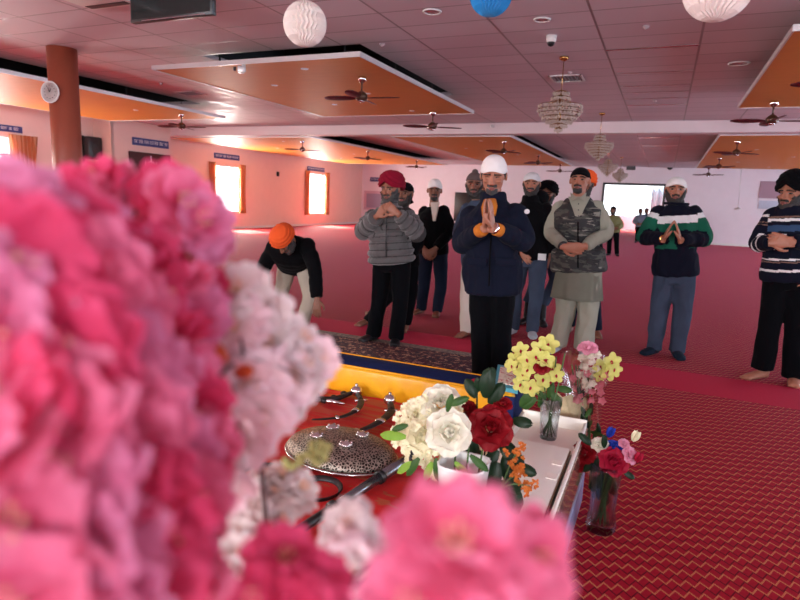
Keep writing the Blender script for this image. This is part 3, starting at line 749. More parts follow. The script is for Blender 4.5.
    for i in (0, 1):
        arm(bm, i, -.004); leg(bm, i, -.012)
        hs = s['hands'][i]; w = J['wr'][i]; e = J['el'][i]
        d = V(hs['d']); hand_parts(bm, w + (w - e).normalized() * .015, d, V(hs['n']), k * 1.05, hs.get('t', 1 if i else -1), hs.get('curl', .25), hs.get('sp', .05))
        if s.get('feet', 'shoe') == 'bare':
            fd = s.get('fd', (V((-.25, -1, 0)), V((.25, -1, 0))))[i]; foot_parts(bm, J['an'][i], fd, k)
            an = J['an'][i]; q = fd.normalized(); sd = q.cross(V((0, 0, 1)))
            for tt in range(5):
                o = (tt - 2) * .0175 * k; fwdl = (.185 - abs(tt - (3 if sd.x * (1 if i else -1) > 0 else 1)) * .008) * k
                ball(bm, V((an.x, an.y, .014 * k)) + q * fwdl + sd * o, (.012 * k, .016 * k, .011 * k), seg=8)
    bm = remesh_bm(bm, s.get('vox', .0062), 1)
    inv = hm.inverted()
    # eye sockets, then face colours
    bm.normal_update()
    for v in bm.verts:
        p = inv @ v.co / hk
        if -.05 < p.z < .25 and abs(p.x) < .1 and p.y < 0:
            for sx in (-1, 1):
                r2 = ((p.x - sx * .032) / .018) ** 2 + ((p.z - .124) / .011) ** 2
                if r2 < 4 and p.y < -.03: v.co += (hm.to_3x3() @ V((0, 1, 0))) * (.010 * math.exp(-r2) * hk)
    closed = s.get('closed', False)
    for f in bm.faces:
        p = inv @ f.calc_center_median() / hk; f.material_index = 0
        if p.y < -.035 and .0 < p.z < .2:
            ax = abs(p.x)
            if .010 < ax < .058 and abs(p.z - (.1435 - .25 * max(0, ax - .035))) < .0048: f.material_index = 1
            elif ((ax - .032) / .0150) ** 2 + ((p.z - .123) / (.0032 if closed else .0055)) ** 2 < 1:
                f.material_index = 1 if closed else (3 if abs(ax - .032) < .0085 else 2)
            elif ax < .024 and abs(p.z - .0525) < .0085 and p.y < -.07: f.material_index = 4
    for v in bm.verts: v.co -= base
    me = bpy.data.meshes.new('body'); bm.to_mesh(me)
    for m_ in (M_skin[s.get('skin', 0)], M_brow, M_eye, M_iris, M_lip): me.materials.append(m_)
    me.polygons.foreach_set('use_smooth', [True] * len(me.polygons)); link(bpy.data.objects.new('body', me), root)
    # ---- beard / hair : offset patch of the face surface
    def patch(name, test, thick, mat):
        b2 = BM(); mp = {}; bm.normal_update()
        for f in bm.faces:
            c = inv @ (f.calc_center_median() + base) / hk
            if test(c) > 0:
                vs = []
                for v in f.verts:
                    if v.index not in mp:
                        q = inv @ (v.co + base) / hk; w_ = max(0, min(1, test(q) * 60))
                        mp[v.index] = b2.verts.new(v.co + v.normal * (.0015 + thick * w_ * (.8 + .4 * noise.noise(v.co * 60))))
                    vs.append(mp[v.index])
                try: b2.faces.new(vs)
                except ValueError: pass
        if b2.faces: obj(name, b2, mat, root)
        else: b2.free()
    bm.verts.index_update()
    bt = s.get('beard')
    if bt:
        full = bt != 'short'
        def tb(c):
            if c.z < -.022 or c.z > .135 or c.y > .025 or c.y < -.125 or abs(c.x) > .079: return -1
            if c.y > -.01 and c.z < .012: return -1
            if not full and (abs(c.x) > .036 or c.y > -.05): return -1
            jaw = .050 - c.z + max(0, (abs(c.x) - .030)) * (1.75 if full else .4)      # cheek line
            mous = min(.0095 - abs(c.z - .0685), .032 - abs(c.x)) if c.y < -.06 else -1
            lips = ((c.x / .022) ** 2 + ((c.z - .0525) / .010) ** 2) if c.y < -.06 else 9
            lo_ = .002 if c.z > -.025 else -1
            v = max(min(jaw, .02), mous)
            if c.y > .02 and c.z > .09: return -1
            return min(v, lips - 1 if lips < 1.2 else v, c.z + .03)
        patch('beard', tb, .016 * s.get('bt', 1.0) if full else .005, s.get('bmat', M_hair))
    if s.get('hair'): patch('hair', lambda c: min(c.z - .105 - max(0, -c.y) * .9, .02) if c.y > -.075 and abs(c.x) < .080 and c.z < .25 and c.y < .13 else -1, .006, M_hair)
    bm.free()
    # ---- lower garment
    tr = s['trousers']
    bm = BM(); pelvis(bm, .012)
    for i in (0, 1): leg(bm, i, tr.get('g', .016) * .72, tr.get('upto', 1.0), tr.get('flare', .01) * .8)
    bm = remesh_bm(bm, .011, 2); wrinkle(bm, tr.get('w', .006), 7, seed=Y * 3)
    o = obj('trousers', fin(bm), tr['mat'], root)
    if tr.get('label'): o['label'] = tr['label']
    # ---- kurta skirt
    if 'kurta' in s:
        kz = s['kurta']; b = BM(); n = 48; rows = []
        zt = hpc.z + .1; zb = kz['z']
        for j in range(16):
            f = j / 15; z = zt + (zb - zt) * f; row = []
            for i in range(n):
                a = 2 * PI * i / n; fold = 1 + .05 * f * math.sin(a * 7 + 1) + .03 * f * math.sin(a * 13)
                row.append(V((hpc.x + math.cos(a) * (.185 + .035 * f) * k * fold, hpc.y + math.sin(a) * (.130 + .03 * f) * k * fold, z)))
            rows.append(row)
        loft(b, rows, cap=False); bmesh.ops.solidify(b, geom=b.faces[:], thickness=.006)
        obj('kurta', fin(b), kz['mat'], root)
    # ---- upper garment(s)
    for gz in s['tops']:
        bm = BM(); g = gz.get('g', .022); puff = gz.get('puff'); mod = None
        if puff: mod = lambda u, puff=puff: puff[1] * (abs(math.sin(PI * u / puff[0])) ** .7 - .5)
        if gz.get('torso', True): torso(bm, g, gz.get('hem'), mod, gz.get('wide', 1.0))
        if gz.get('sleeves', True):
            for i in (0, 1): arm(bm, i, g * gz.get('sg', .8), gz.get('upto', .96), mod, gz.get('cuff', 1.0))
        if gz.get('collar'):
            cc_ = neck0 + (skullb - neck0) * .18
            sweep(bm, [neck0 - up * .03, cc_ + up * gz['collar']], [(.098 * k, .090 * k), (.078 * k, .074 * k)], lat=lat, n=24)
        bm = remesh_bm(bm, gz.get('vox', .010), 2); wrinkle(bm, gz.get('w', .007), gz.get('ws', 8), seed=Y)
        mats = gz['mat'] if isinstance(gz['mat'], list) else [gz['mat']]
        if gz.get('pattern'):
            for f in bm.faces:
                c = f.calc_center_median(); best = None
                # nearest bone: torso / arms, parameter along it
                cand = []
                for i in (0, 1):
                    for nm, a, b_ in (('u', J['sh'][i], J['el'][i]), ('f', J['el'][i], J['wr'][i])):
                        ab = b_ - a; t_ = max(0, min(1, (c - a).dot(ab) / ab.length_squared)); cand.append(((c - a - ab * t_).length - (.075 if nm == 'f' else .065) * k, nm, t_, i))
                ab = shc - hpc; t_ = (c - hpc).dot(ab) / ab.length_squared; lx = abs((c - hpc).dot(lat))
                dt = max(0, lx - .15) ; dd = max(abs((c - hpc - ab * t_ - lat * (c - hpc).dot(lat)).length) - .15, 0)
                cand.append((max(dt - .0, dd) - .0, 't', t_, 0)); best = min(cand, key=lambda q: q[0])
                f.material_index = gz['pattern'](best[1], best[2], c, best[3])
        o = obj(gz['name'], fin(bm), mats, root)
        if gz.get('label'): o['label'] = gz['label']
    # ---- headwear
    hw = s['head']; b = BM(); kind = hw['kind']; n = 40
    if kind in ('cap', 'tall'):
        rx, ry, rz, cz = (.087, .103, .094, .142) if kind == 'cap' else (.088, .103, .113, .142)
        rows = []; M_ = 26
        for j in range(M_):
            ph = PI * .5 * 1.16 * (j + .4) / M_; rr = math.sin(min(ph, PI / 2)) ** (.80 if kind == 'tall' else .95); z = math.cos(ph)
            if ph > PI / 2: rr = 1 - .10 * (ph - PI / 2) * 4
            row = []
            for i in range(n):
                a = 2 * PI * i / n; x = math.cos(a) * rr; y = math.sin(a) * rr
                fold = 1 + .012 * math.sin(16 * z + 3.0 * a) + .010 * math.sin(7 * a + 9 * z) - .02 * math.exp(-((z - .42 - .18 * math.cos(a)) / .05) ** 2)
                p = V((x * rx * fold, .012 + y * ry * fold, cz + z * rz))
                if p.y > 0: lim = .153 - .5 * p.y
                else: lim = .153 + hw.get('brow', 0) + .010 * math.sin(3 * a)
                lim = max(lim, .098); p.z = max(p.z, lim)
                row.append(hm @ (p * hk))
            rows.append(row)
        loft(b, rows)
        if hw.get('tail', True):
            q = [hm @ (V(v_) * hk) for v_ in ((0, .115, .125), (.01, .14, .11), (.0, .135, .06), (.02, .13, .02))]
            sweep(b, q, [(.022, .014), (.026, .018), (.03, .01), (.035, .004)], lat=hm.to_3x3() @ V((1, 0, 0)), n=10)
    elif kind == 'bun':                                   # tight cloth with hair knot showing on top
        ball(b, hm @ (V((0, .012, .150)) * hk), (.083 * hk, .102 * hk, .095 * hk), seg=28)
        ball(b, hm @ (V((0, .0, .245)) * hk), (.03 * hk, .03 * hk, .026 * hk), seg=14)
        for v in b.verts:
            q = hm.inverted() @ v.co / hk; lim = .160 - .5 * max(0, q.y)
            if q.z < lim: q.z = lim; v.co = hm @ (q * hk)
    else:                                                 # wound turban: overlapping diagonal bands rising to a centre peak
        W = hw.get('W', .116); Hh = hw.get('H', .112); n = 80; rows = []; M_ = 64
        for j in range(M_):
            ph = PI * .78 * (j + .5) / M_; rr = math.sin(ph) ** .82; z = math.cos(ph); row = []
            for i in range(n):
                a = 2 * PI * i / n; cx_ = math.cos(a); sy_ = math.sin(a)
                front_ = max(0, -sy_)
                q = (z * 1.0 + .62 * abs(cx_ + .12) * (1 if cx_ > -.12 else .8)) * 3.1 - .3 * front_
                fr = q - math.floor(q); fold = 1 + .14 * (fr ** .8) - .07 + .010 * math.sin(11 * q + 5 * a)
                x = cx_ * rr * W * fold * (1 + .06 * max(0, z)); y = sy_ * rr * W * 1.08 * fold + .020
                zz = .165 + z * Hh * (1 + .05 * front_)
                lim = .150 + .045 * max(0, 1 - abs(x) / .07) * front_ - .55 * max(0, y - .01) - .25 * max(0, abs(x) - .05)
                lim = max(lim, .095)
                if zz < lim: sh_ = min(1, (lim - zz) * 6); zz = lim; x *= 1 - .22 * sh_; y = .02 + (y - .02) * (1 - .14 * sh_)
                row.append(hm @ (V((x, y, zz)) * hk))
            rows.append(row)
        loft(b, rows)
    o = obj('turban' if kind in ('wound',) else 'head_cloth', fin(b), hw['mat'], root)
    # ---- shoes
    ft = s.get('feet', 'shoe')
    if ft != 'bare':
        for i in (0, 1):
            fd = s.get('fd', (V((-.3, -1, 0)), V((.3, -1, 0))))[i]; b = BM(); foot_parts(b, J['an'][i], fd, k, 1.12, 1.12)
            b = remesh_bm(b, .008, 2); obj('shoe' if ft == 'shoe' else 'sock', fin(b), s['shoemat'], root)
    s['_'] = dict(J=J, root=root, base=base, hm=hm, hk=hk, shc=shc, hpc=hpc, lat=lat, up=up, neck=neck0, skullb=skullb, k=k, fin=fin)
    return s

# ---- cloth materials
C_navy = cloth('navy_jacket_cloth', S(19, 23, 38), .15); C_black = cloth('black_cloth', S(9, 9, 12), .2); C_blacktr = cloth('black_trouser_cloth', S(6, 7, 11), .2)
C_grey = cloth('grey_puffer_nylon', S(88, 86, 86), .15, sheen=.4); C_jean = cloth('blue_denim', S(58, 67, 84), .35, 6); C_darkjean = cloth('dark_navy_denim', S(24, 30, 46), .3, 6)
C_stone = cloth('stone_cotton', S(172, 162, 146), .1); C_cream = cloth('cream_cotton', S(206, 196, 184), .08); C_kurta = cloth('pale_grey_green_cotton', S(150, 152, 136), .12)
C_white = cloth('white_cloth', (.78, .77, .75), .05); C_maroon = cloth('maroon_turban_cloth', S(128, 20, 42), .15); C_orange = cloth('orange_turban_cloth', S(226, 92, 44), .12)
C_greycap = cloth('grey_brown_cloth', S(92, 78, 76), .15); C_whitegrey = cloth('pale_grey_cloth', S(206, 206, 208), .05); C_mustard = cloth('mustard_cotton', S(190, 114, 44), .12)
C_green = cloth('green_knit', S(30, 92, 72), .12); C_navyknit = cloth('dark_navy_knit', S(18, 20, 34), .15); C_whiteknit = cloth('white_knit', (.72, .72, .72), .05); C_blueknit = cloth('slate_blue_knit', S(52, 74, 104), .1)
C_sock = cloth('dark_blue_sock', S(28, 38, 52), .15); C_blacks = plain('black_shoe_leather', (.012, .012, .014), .4); C_whites = plain('grey_white_sock', (.45, .47, .5), .8); C_bluegrey = cloth('blue_grey_cloth', S(66, 78, 98), .2)
C_tan = cloth('olive_jacket', S(124, 124, 84), .2); C_midgrey = cloth('mid_grey_jacket', S(110, 118, 134), .2)
t = NT('dark_camouflage'); _p = t.coord(); n1 = t.noise(t.mapping(_p, scale=(1, 1, 2.6)), 7, 4); n2 = t.noise(t.mapping(_p, scale=(1, 1, 3.4), loc=(3, 1, 2)), 9, 5)
c_ = t.mix(t.math('GREATER_THAN', n1, .53), S(40, 42, 42), S(70, 72, 66)); c_ = t.mix(t.math('GREATER_THAN', n2, .58), c_, S(26, 27, 30)); c_ = t.mix(t.math('GREATER_THAN', t.noise(t.mapping(_p, scale=(1, 1, 5), loc=(7, 2, 2)), 8, 5), .63), c_, S(124, 124, 114))
C_camo = t.bsdf(c_, .75)

def hd(d, n, **k): return dict(d=d, n=n, **k)
C_greyd = cloth('grey_puffer_seam_shade', S(64, 62, 62), .1)  # darker stitch lines carry the shade between the quilted bands
def pat_puff(bone, t, c, i):
    L_ = {'t': .50, 'u': .30, 'f': .27}[bone]; f = (t * L_ / .072) % 1.0
    return 1 if f < .07 or f > .93 else 0
def pat_green(bone, t, c, i):
    if bone == 't': return 0 if t > .97 else (1 if t > .85 else (2 if t > .44 else 0))
    if bone == 'u': return 0 if t < .06 else (1 if t < .26 else 2)
    return 2 if t < .10 else 0
def pat_stripe(bone, t, c, i):
    def q(v):
        if .985 < v < 1.01 or .655 < v < .68 or .27 < v < .29: return 3
        if .93 < v < .975 or .695 < v < .735 or .31 < v < .34 or .12 < v < .16: return 1
        if .77 < v < .87: return 2
        return 0
    if bone == 't': return q(t)
    if bone == 'u': return 1 if .08 < t < .17 else (3 if .34 < t < .38 or .43 < t < .47 else 0)
    return 1 if .14 < t < .24 or .40 < t < .50 else 0
CL = [hd((1, -.25, -.15), (0, 1, .1), curl=.35, t=-1), hd((-1, -.25, -.1), (0, 1, .1), curl=.35, t=1)]
# 1 : navy jacket, praying in the centre
p1 = person(dict(Y=4.35, eye=(492.5, 177), pitch=.22, yaw=.18, hk=1.12, k=1.1, sh=((467, 211), (520, 207)), el=((462, 244), (524, 242)), wr=((484.5, 228), (493.5, 228)), dy=dict(el=(-.05, -.05), wr=(-.34, -.34), eye=-.1, kn=(-.02, -.02)),
    hip=((482, 276), (502, 276)), kn=((482, 335), (501, 335)), an=((483, 383), (502, 383)), hands=[hd((-.02, -.12, 1), (1, 0, 0), curl=.03, t=-1, sp=.02), hd((-.10, -.12, 1), (-1, 0, 0), curl=.03, t=1, sp=.02)], skin=1, closed=True, beard='short', bmat=M_greyhair, hair=True, vox=.0055,
    label='man in navy jacket and white head cloth praying with palms together, centre', trousers=dict(mat=C_blacktr, g=.026, flare=.022, label='black trousers'), shoemat=C_blacks,
    tops=[dict(name='jacket', mat=C_navy, g=.038, hem=.13, collar=.055, upto=.80, w=.010, wide=1.06, sg=.62, label='navy padded jacket'), dict(name='shirt_cuff', mat=C_mustard, g=.014, torso=False, upto=.95, w=.006, label='mustard sleeves under the jacket')],
    head=dict(kind='tall', mat=C_white)))
# 2 : grey puffer, maroon turban
p2 = person(dict(Y=5.35, eye=(386.5, 189), pitch=.12, yaw=-.15, hk=1.08, k=1.06, sh=((370, 213), (409, 211)), el=((362, 233), (417, 233)), wr=((377, 216), (398, 214)), dy=dict(el=(-.08, -.08), wr=(-.27, -.27)),
    hip=((383, 262), (401, 262)), kn=((379, 303), (400, 303)), an=((373, 338), (396, 341)), hands=[hd((.75, -.2, .75), (.3, 1, -.1), curl=.65, t=-1), hd((-.8, -.2, .6), (-.3, 1, -.1), curl=.65, t=1)], skin=0, beard='full', bt=1.5, bmat=M_greyhair, belly=.045,
    label='man in grey quilted puffer jacket and maroon turban holding his collar', trousers=dict(mat=C_blacktr, g=.02, flare=.025), shoemat=C_blacks,
    tops=[dict(name='puffer_jacket', mat=[C_grey, C_greyd], pattern=pat_puff, g=.040, hem=.0, collar=.05, puff=(.072, .036), upto=.93, w=.003, wide=1.1, sg=.8, vox=.008)], head=dict(kind='wound', mat=C_maroon, W=.118, H=.12)))
# 3 : dark coat over pale shirt, white cap (behind, between)
p3 = person(dict(Y=7.0, eye=(434.5, 190), yaw=.35, hk=1.08, k=1.05, sh=((422, 209), (446, 208)), el=((418, 232), (450, 232)), wr=((424, 248), (436, 248)), dy=dict(wr=(-.22, -.22), el=(-.02, -.02)),
    hip=((426, 252), (440, 252)), kn=((424, 284), (441, 284)), an=((421, 310), (437, 314)), hands=[hd((.6, -.2, -.6), (0, 1, .1), curl=.35, t=-1), hd((-.6, -.2, -.6), (0, 1, .1), curl=.35, t=1)], skin=2, beard='short', feet='bare', closed=False,
    label='man in black coat, pale shirt and squarish white cap standing with hands clasped low', trousers=dict(mat=C_darkjean, g=.02), nt=.05, tops=[dict(name='coat', mat=C_black, g=.030, hem=.02)], head=dict(kind='tall', mat=C_white, tail=False)))
# 4 : bearded man in a tight grey cloth behind the navy man
p4 = person(dict(Y=6.1, eye=(474, 184), yaw=.25, hk=1.08, k=1.05, sh=((464, 206), (494, 205)), el=((459, 236), (500, 234)), wr=((470, 250), (490, 250)), dy=dict(wr=(-.15, -.15)),
    hip=((472, 262), (488, 262)), kn=((468, 300), (486, 300)), an=((467.5, 329), (486, 330)), hands=[hd((.6, -.2, -.6), (0, 1, .1), curl=.35), hd((-.6, -.2, -.6), (0, 1, .1), curl=.35)], skin=2, beard='full', feet='bare',
    label='bearded man in grey head cloth and cream trousers, half hidden left of the navy jacket', trousers=dict(mat=C_cream, g=.035, flare=.02), tops=[dict(name='jacket', mat=C_bluegrey, g=.03, hem=.12)], head=dict(kind='bun', mat=C_greycap)))
# 5 : white cap, black hooded jacket, jeans
p5 = person(dict(Y=6.5, eye=(531, 183), yaw=.12, hk=1.08, k=1.05, sh=((513, 207), (548, 206)), el=((508, 236), (553, 236)), wr=((520, 250), (549, 252)), dy=dict(wr=(-.12, .05)),
    hip=((520, 258), (538, 258)), kn=((515, 296), (536, 294)), an=((513, 328), (532, 329)), hands=[hd((.6, -.2, -.6), (0, 1, .1), curl=.35), hd((-.2, -.2, -.9), (0, 1, .1), curl=.35)], skin=1, beard='full', feet='shoe', shoemat=C_whites,
    label='man in black hooded jacket, blue jeans and white head cloth behind the navy jacket man', trousers=dict(mat=C_jean, g=.022, w=.010), tops=[dict(name='hooded_jacket', mat=C_black, g=.036, hem=.0, collar=.05)], head=dict(kind='cap', mat=C_whitegrey)))
# 6 : camouflage vest
p6 = person(dict(Y=5.95, eye=(578.5, 179), pitch=-.08, yaw=-.05, hk=1.10, k=1.10, sh=((557, 204), (600, 203)), el=((551, 232), (607, 232)), wr=((563, 246), (585, 246)), dy=dict(wr=(-.28, -.28), el=(-.05, -.05)),
    hip=((568, 268), (589, 268)), kn=((566, 308), (588, 308)), an=((557, 340), (584, 344)), hands=[hd((1, -.1, -.12), (0, 1, .1), curl=.30, t=-1), hd((-1, -.1, -.1), (0, 1, .1), curl=.35, t=1)], skin=1, beard='short',
    label='man in camouflage vest over pale kurta and black cap with hands folded', trousers=dict(mat=C_kurta, g=.040, flare=.02, w=.012), shoemat=C_whites, feet='sock', kurta=dict(z=on_y(578, 301, 5.8).z, mat=C_kurta),
    tops=[dict(name='shirt', mat=C_kurta, g=.024, hem=.0, collar=.0, w=.010, sg=.75), dict(name='vest', mat=C_camo, g=.046, hem=.03, sleeves=False, w=.008, wide=1.22)], head=dict(kind='cap', mat=C_black, tail=False)))
# 7 : green / white / navy sweater
p7 = person(dict(Y=6.42, eye=(676.5, 189), pitch=-.05, yaw=.05, hk=1.12, k=1.09, sh=((655, 209), (698, 209)), el=((644, 237), (705, 239)), wr=((663, 239), (681, 240)), dy=dict(wr=(-.32, -.32), el=(-.05, -.05)),
    hip=((666, 274), (684, 274)), kn=((659, 312), (682, 314)), an=((654, 348), (676, 353)), hands=[hd((.32, -.15, 1), (1, 0, -.2), curl=.08, t=-1), hd((-.30, -.15, 1), (-1, 0, -.2), curl=.08, t=1)], skin=1, beard='full', bt=1.2, belly=.03, nt=.07,
    label='man in green, white and navy striped sweater, jeans and white head cloth praying', trousers=dict(mat=C_jean, g=.026, w=.012), feet='sock', shoemat=C_sock,
    fd=(V((-.6, -1, 0)), V((.25, -1, 0))), tops=[dict(name='sweater', mat=[C_navyknit, C_whiteknit, C_green], g=.028, hem=.0, collar=.0, pattern=pat_green, w=.009, wide=1.04)], head=dict(kind='cap', mat=C_white)))
# 8 : striped sweater, black turban at the right edge
p8 = person(dict(Y=5.98, eye=(786, 193), yaw=-.75, hk=1.15, k=1.08, sh=((769, 211), (812, 211)), el=((758, 243), (822, 243)), wr=((772, 243), (792, 242)), dy=dict(wr=(-.30, -.30), el=(-.05, -.05), sh=(.05, -.05)),
    hip=((777, 278), (797, 278)), kn=((770, 325), (796, 327)), an=((763, 364), (794, 372)), hands=[hd((1, -.1, .15), (0, 1, -.1), curl=.42, t=-1), hd((-1, -.1, .25), (0, 1, -.1), curl=.42, t=1)], skin=1, beard='full', bt=.8, feet='bare', fd=(V((-.9, -.8, 0)), V((-.1, -1, 0))),
    label='man in dark striped sweater and black turban with bare feet at the right edge', trousers=dict(mat=C_blacktr, g=.03, flare=.03), belly=.02,
    tops=[dict(name='sweater', mat=[C_navyknit, C_whiteknit, C_blueknit, cloth('brown_knit', S(120, 96, 84), .1)], g=.028, hem=.02, pattern=pat_stripe, w=.008)], head=dict(kind='wound', mat=C_black, W=.118, H=.135)))
# 9 : bending man, orange turban
p9 = person(dict(Y=5.45, eye=(281, 247), pitch=1.05, yaw=-.35, hk=1.08, k=1.05, sh=((270, 247), (310, 243)), el=((262, 272), (315, 272)), wr=((264, 287), (317, 299)), dy=dict(sh=(-.32, -.26), el=(-.3, -.3), wr=(-.32, -.36), eye=-.50, hip=(.06, .06)),
    hip=((288, 264), (303, 263)), kn=((281, 294), (310, 296)), an=((290, 325), (303, 325)), hands=[hd((.1, -.1, -1), (0, 1, 0), curl=.15, t=-1), hd((.05, -.1, -1), (-.3, 1, 0), curl=.15, t=1)], skin=2, beard='full', bmat=M_greyhair, feet='bare', fwd=V((0, -.5, -.6)),
    label='man in orange turban and black jacket bending down with one hand lowered', trousers=dict(mat=C_stone, g=.022, w=.010), tops=[dict(name='jacket', mat=C_black, g=.034, hem=.02, upto=.93, puff=(.09, .010), w=.004)], head=dict(kind='wound', mat=C_orange, W=.120, H=.10)))
# 10-13 : mostly hidden people behind
def hidden(Y, eye, x0, label, top, trs, hw, an=None, skin=2, yaw=0, feet='bare', w=16):
    sy = eye[1] + 23 * 6.2 / Y; cx = eye[0]; hl = hw
    a0 = an or ((x0 - 9, 320), (x0 + 9, 321))
    return person(dict(Y=Y, eye=eye, yaw=yaw, hk=1.08, k=1.03, sh=((cx - w, sy), (cx + w, sy)), el=((cx - w - 4, sy + 26), (cx + w + 4, sy + 26)), wr=((cx - 8, sy + 40), (cx + 8, sy + 40)), dy=dict(wr=(-.2, -.2)),
        hip=((cx - 8, sy + 46), (cx + 8, sy + 46)), kn=((cx - 9, (sy + 46 + a0[0][1]) / 2), (cx + 9, (sy + 46 + a0[1][1]) / 2)), an=a0, hands=CL, skin=skin, beard='full', feet=feet, vox=.008, shoemat=C_blacks,
        label=label, trousers=dict(mat=trs), tops=[dict(name='jacket', mat=top, g=.03, hem=.03)], head=hl))
hidden(6.0, (402, 193), 390, 'man in black head cloth standing hidden behind the grey puffer jacket', C_black, C_blacktr, dict(kind='cap', mat=C_black), an=((368, 318), (406, 320)), w=12)
hidden(7.0, (485, 186), 485, 'man in orange turban almost hidden behind the navy jacket man', C_blacktr, C_blacktr, dict(kind='wound', mat=C_orange), w=12, an=((480, 314), (494, 314)))
hidden(7.2, (546, 194), 540, 'person in black turban behind the black hooded jacket', C_black, C_bluegrey, dict(kind='wound', mat=C_black), an=((528, 298), (544, 300)), w=12, feet='shoe')
hidden(6.95, (584, 184), 584, 'man in orange turban and jeans hidden behind the camouflage vest', C_black, C_darkjean, dict(kind='wound', mat=C_orange), an=((570, 322), (597, 326)), w=12)
def distant(Y, eye, ya, label, top, trs, hw, w=7):
    x, y = eye; q = (ya - y)
    return person(dict(Y=Y, eye=eye, hk=1.05, k=1.0, sh=((x - w, y + q * .17), (x + w, y + q * .17)), el=((x - w - 2, y + q * .36), (x + w + 2, y + q * .36)), wr=((x - 3, y + q * .42), (x + 4, y + q * .42)), dy=dict(wr=(-.25, -.25)),
        hip=((x - 3, y + q * .50), (x + 3, y + q * .50)), kn=((x - 3.5, y + q * .74), (x + 3.5, y + q * .74)), an=((x - 4, ya), (x + 4, ya)), hands=CL, skin=2, beard='full', vox=.012, shoemat=C_blacks,
        label=label, trousers=dict(mat=trs, g=.02), tops=[dict(name='jacket', mat=top, g=.05, hem=.03, vox=.014)], head=hw))
distant(19.3, (613, 210), 253, 'distant man in olive jacket standing in front of the bright doorway', C_tan, C_blacktr, dict(kind='cap', mat=C_black), 6)
distant(28.0, (640.5, 211), 241, 'distant person in grey jacket at the right of the doorway', C_midgrey, C_blacktr, dict(kind='cap', mat=C_greycap), 4.2)
distant(29.4, (646.5, 210.5), 239, 'distant person in dark clothes nearest the doorway jamb', C_bluegrey, C_blacktr, dict(kind='cap', mat=C_greycap), 4.2)
# ---- extra details on the clothes
def front(s, px_, py_, dy): return on_y(px_, py_, s['Y'] + dy) - s['_']['base']
def strip(s, name, pts, w, mat, label=None, dy=-.2):
    b = BM(); q = [front(s, x, y, d) for x, y, d in pts]; sweep(b, q, [(w, .006)] * len(q), lat=(1, 0, 0), n=8); o = obj(name, b, mat, s['_']['root'])
    if label: o['label'] = label
# navy jacket: placket, pocket flaps, badge, scarf, watch
strip(p1, 'placket', [(491, 236, -.205), (490, 255, -.20), (489, 286, -.205)], .006, C_black)
for (x, y) in ((477, 262), (506, 262)):
    b = BM(); box(b, front(p1, x, y, -.192), (.15, .014, .055), bev=.006); obj('pocket_flap', b, C_navy, p1['_']['root'])
b = BM(); q = p1['_']; lathe(b, [(0, .004), (.018, .003), (.018, -.02)], front(p1, 527, 211.5, -.105), n=20, mat=frame_to(V((.35, -1, 0)))); o = obj('badge', b, C_whiteknit, q['root']); o['label'] = 'round white sleeve badge'
b = BM(); nk = q['neck'] - q['base']
sweep(b, [nk + V((.0, -.10, .03)), nk + V((.01, -.135, -.02)), nk + V((.02, -.165, -.09))], [(.045, .014), (.06, .014), (.05, .008)], lat=(1, 0, 0), n=10)
o = obj('scarf', b, C_mustard, q['root']); o['label'] = 'mustard scarf'
b = BM(); wd = (q['J']['wr'][1] - q['J']['el'][1]).normalized(); lathe(b, [(.037, -.012), (.041, -.008), (.041, .008), (.037, .012)], q['J']['wr'][1] - q['base'] - wd * .01, n=20, mat=frame_to(wd)); obj('wristwatch', b, M_chrome, q['root'])
# grey puffer: zip
strip(p2, 'zip', [(387, 216, -.215), (386, 235, -.25), (386, 257, -.225)], .005, M_black)
# black coat: pale shirt front
b = BM(); a_, b_, c_ = front(p3, 430.5, 202.5, -.135), front(p3, 439, 202, -.135), front(p3, 434, 221, -.185)
loft(b, [[a_, b_, b_ + V((0, .03, 0)), a_ + V((0, .03, 0))], [c_ + V((-.015, 0, 0)), c_ + V((.015, 0, 0)), c_ + V((.015, .03, 0)), c_ + V((-.015, .03, 0))]]); obj('shirt_front', b, C_cream, p3['_']['root'], smooth=False)
# hood of the black jacket, white tag
b = BM(); q = p5['_']; nk = q['neck'] - q['base']; ball(b, nk + V((.05, .10, .06)), (.13, .10, .09), seg=18); obj('hood', b, C_black, q['root'])
b = BM(); box(b, front(p5, 542, 257, -.16), (.085, .006, .07)); o = obj('paper_tag', b, C_whiteknit, q['root'], smooth=False); o['label'] = 'white paper tag at the waist'
# vest opening: pale shirt wedge, collar points and buttons
q = p6['_']; rt = q['root']
b = BM(); a_, b_, c_ = front(p6, 568, 196.5, -.145), front(p6, 590, 196.5, -.145), front(p6, 578, 222, -.192)
loft(b, [[a_, b_, b_ + V((0, .05, 0)), a_ + V((0, .05, 0))], [a_.lerp(c_, .5) + V((0, -.012, 0)), b_.lerp(c_, .5) + V((0, -.012, 0)), b_.lerp(c_, .5) + V((0, .05, 0)), a_.lerp(c_, .5) + V((0, .05, 0))], [c_ + V((-.01, 0, 0)), c_ + V((.01, 0, 0)), c_ + V((.01, .05, 0)), c_ + V((-.01, .05, 0))]]); obj('shirt_front', b, C_kurta, rt, smooth=False)
for sx in (-1, 1):
    b = BM(); c0 = front(p6, 578.5 + sx * 1, 198, -.17); c1 = front(p6, 578.5 + sx * 8, 192.5, -.10); c2 = front(p6, 578.5 + sx * 7, 202, -.185)
    f = [c0, c1, c2]; loft(b, [f, [v + V((0, -.012, 0)) for v in f]]); obj('collar', b, C_kurta, rt, smooth=False)
for y in (204, 210, 216):
    b = BM(); ball(b, front(p6, 578.5, y, -.205), .006, seg=8); obj('button', b, M_black, rt)
strip(p6, 'placket', [(578, 222, -.205), (578, 240, -.215), (578, 268, -.205)], .006, C_black)
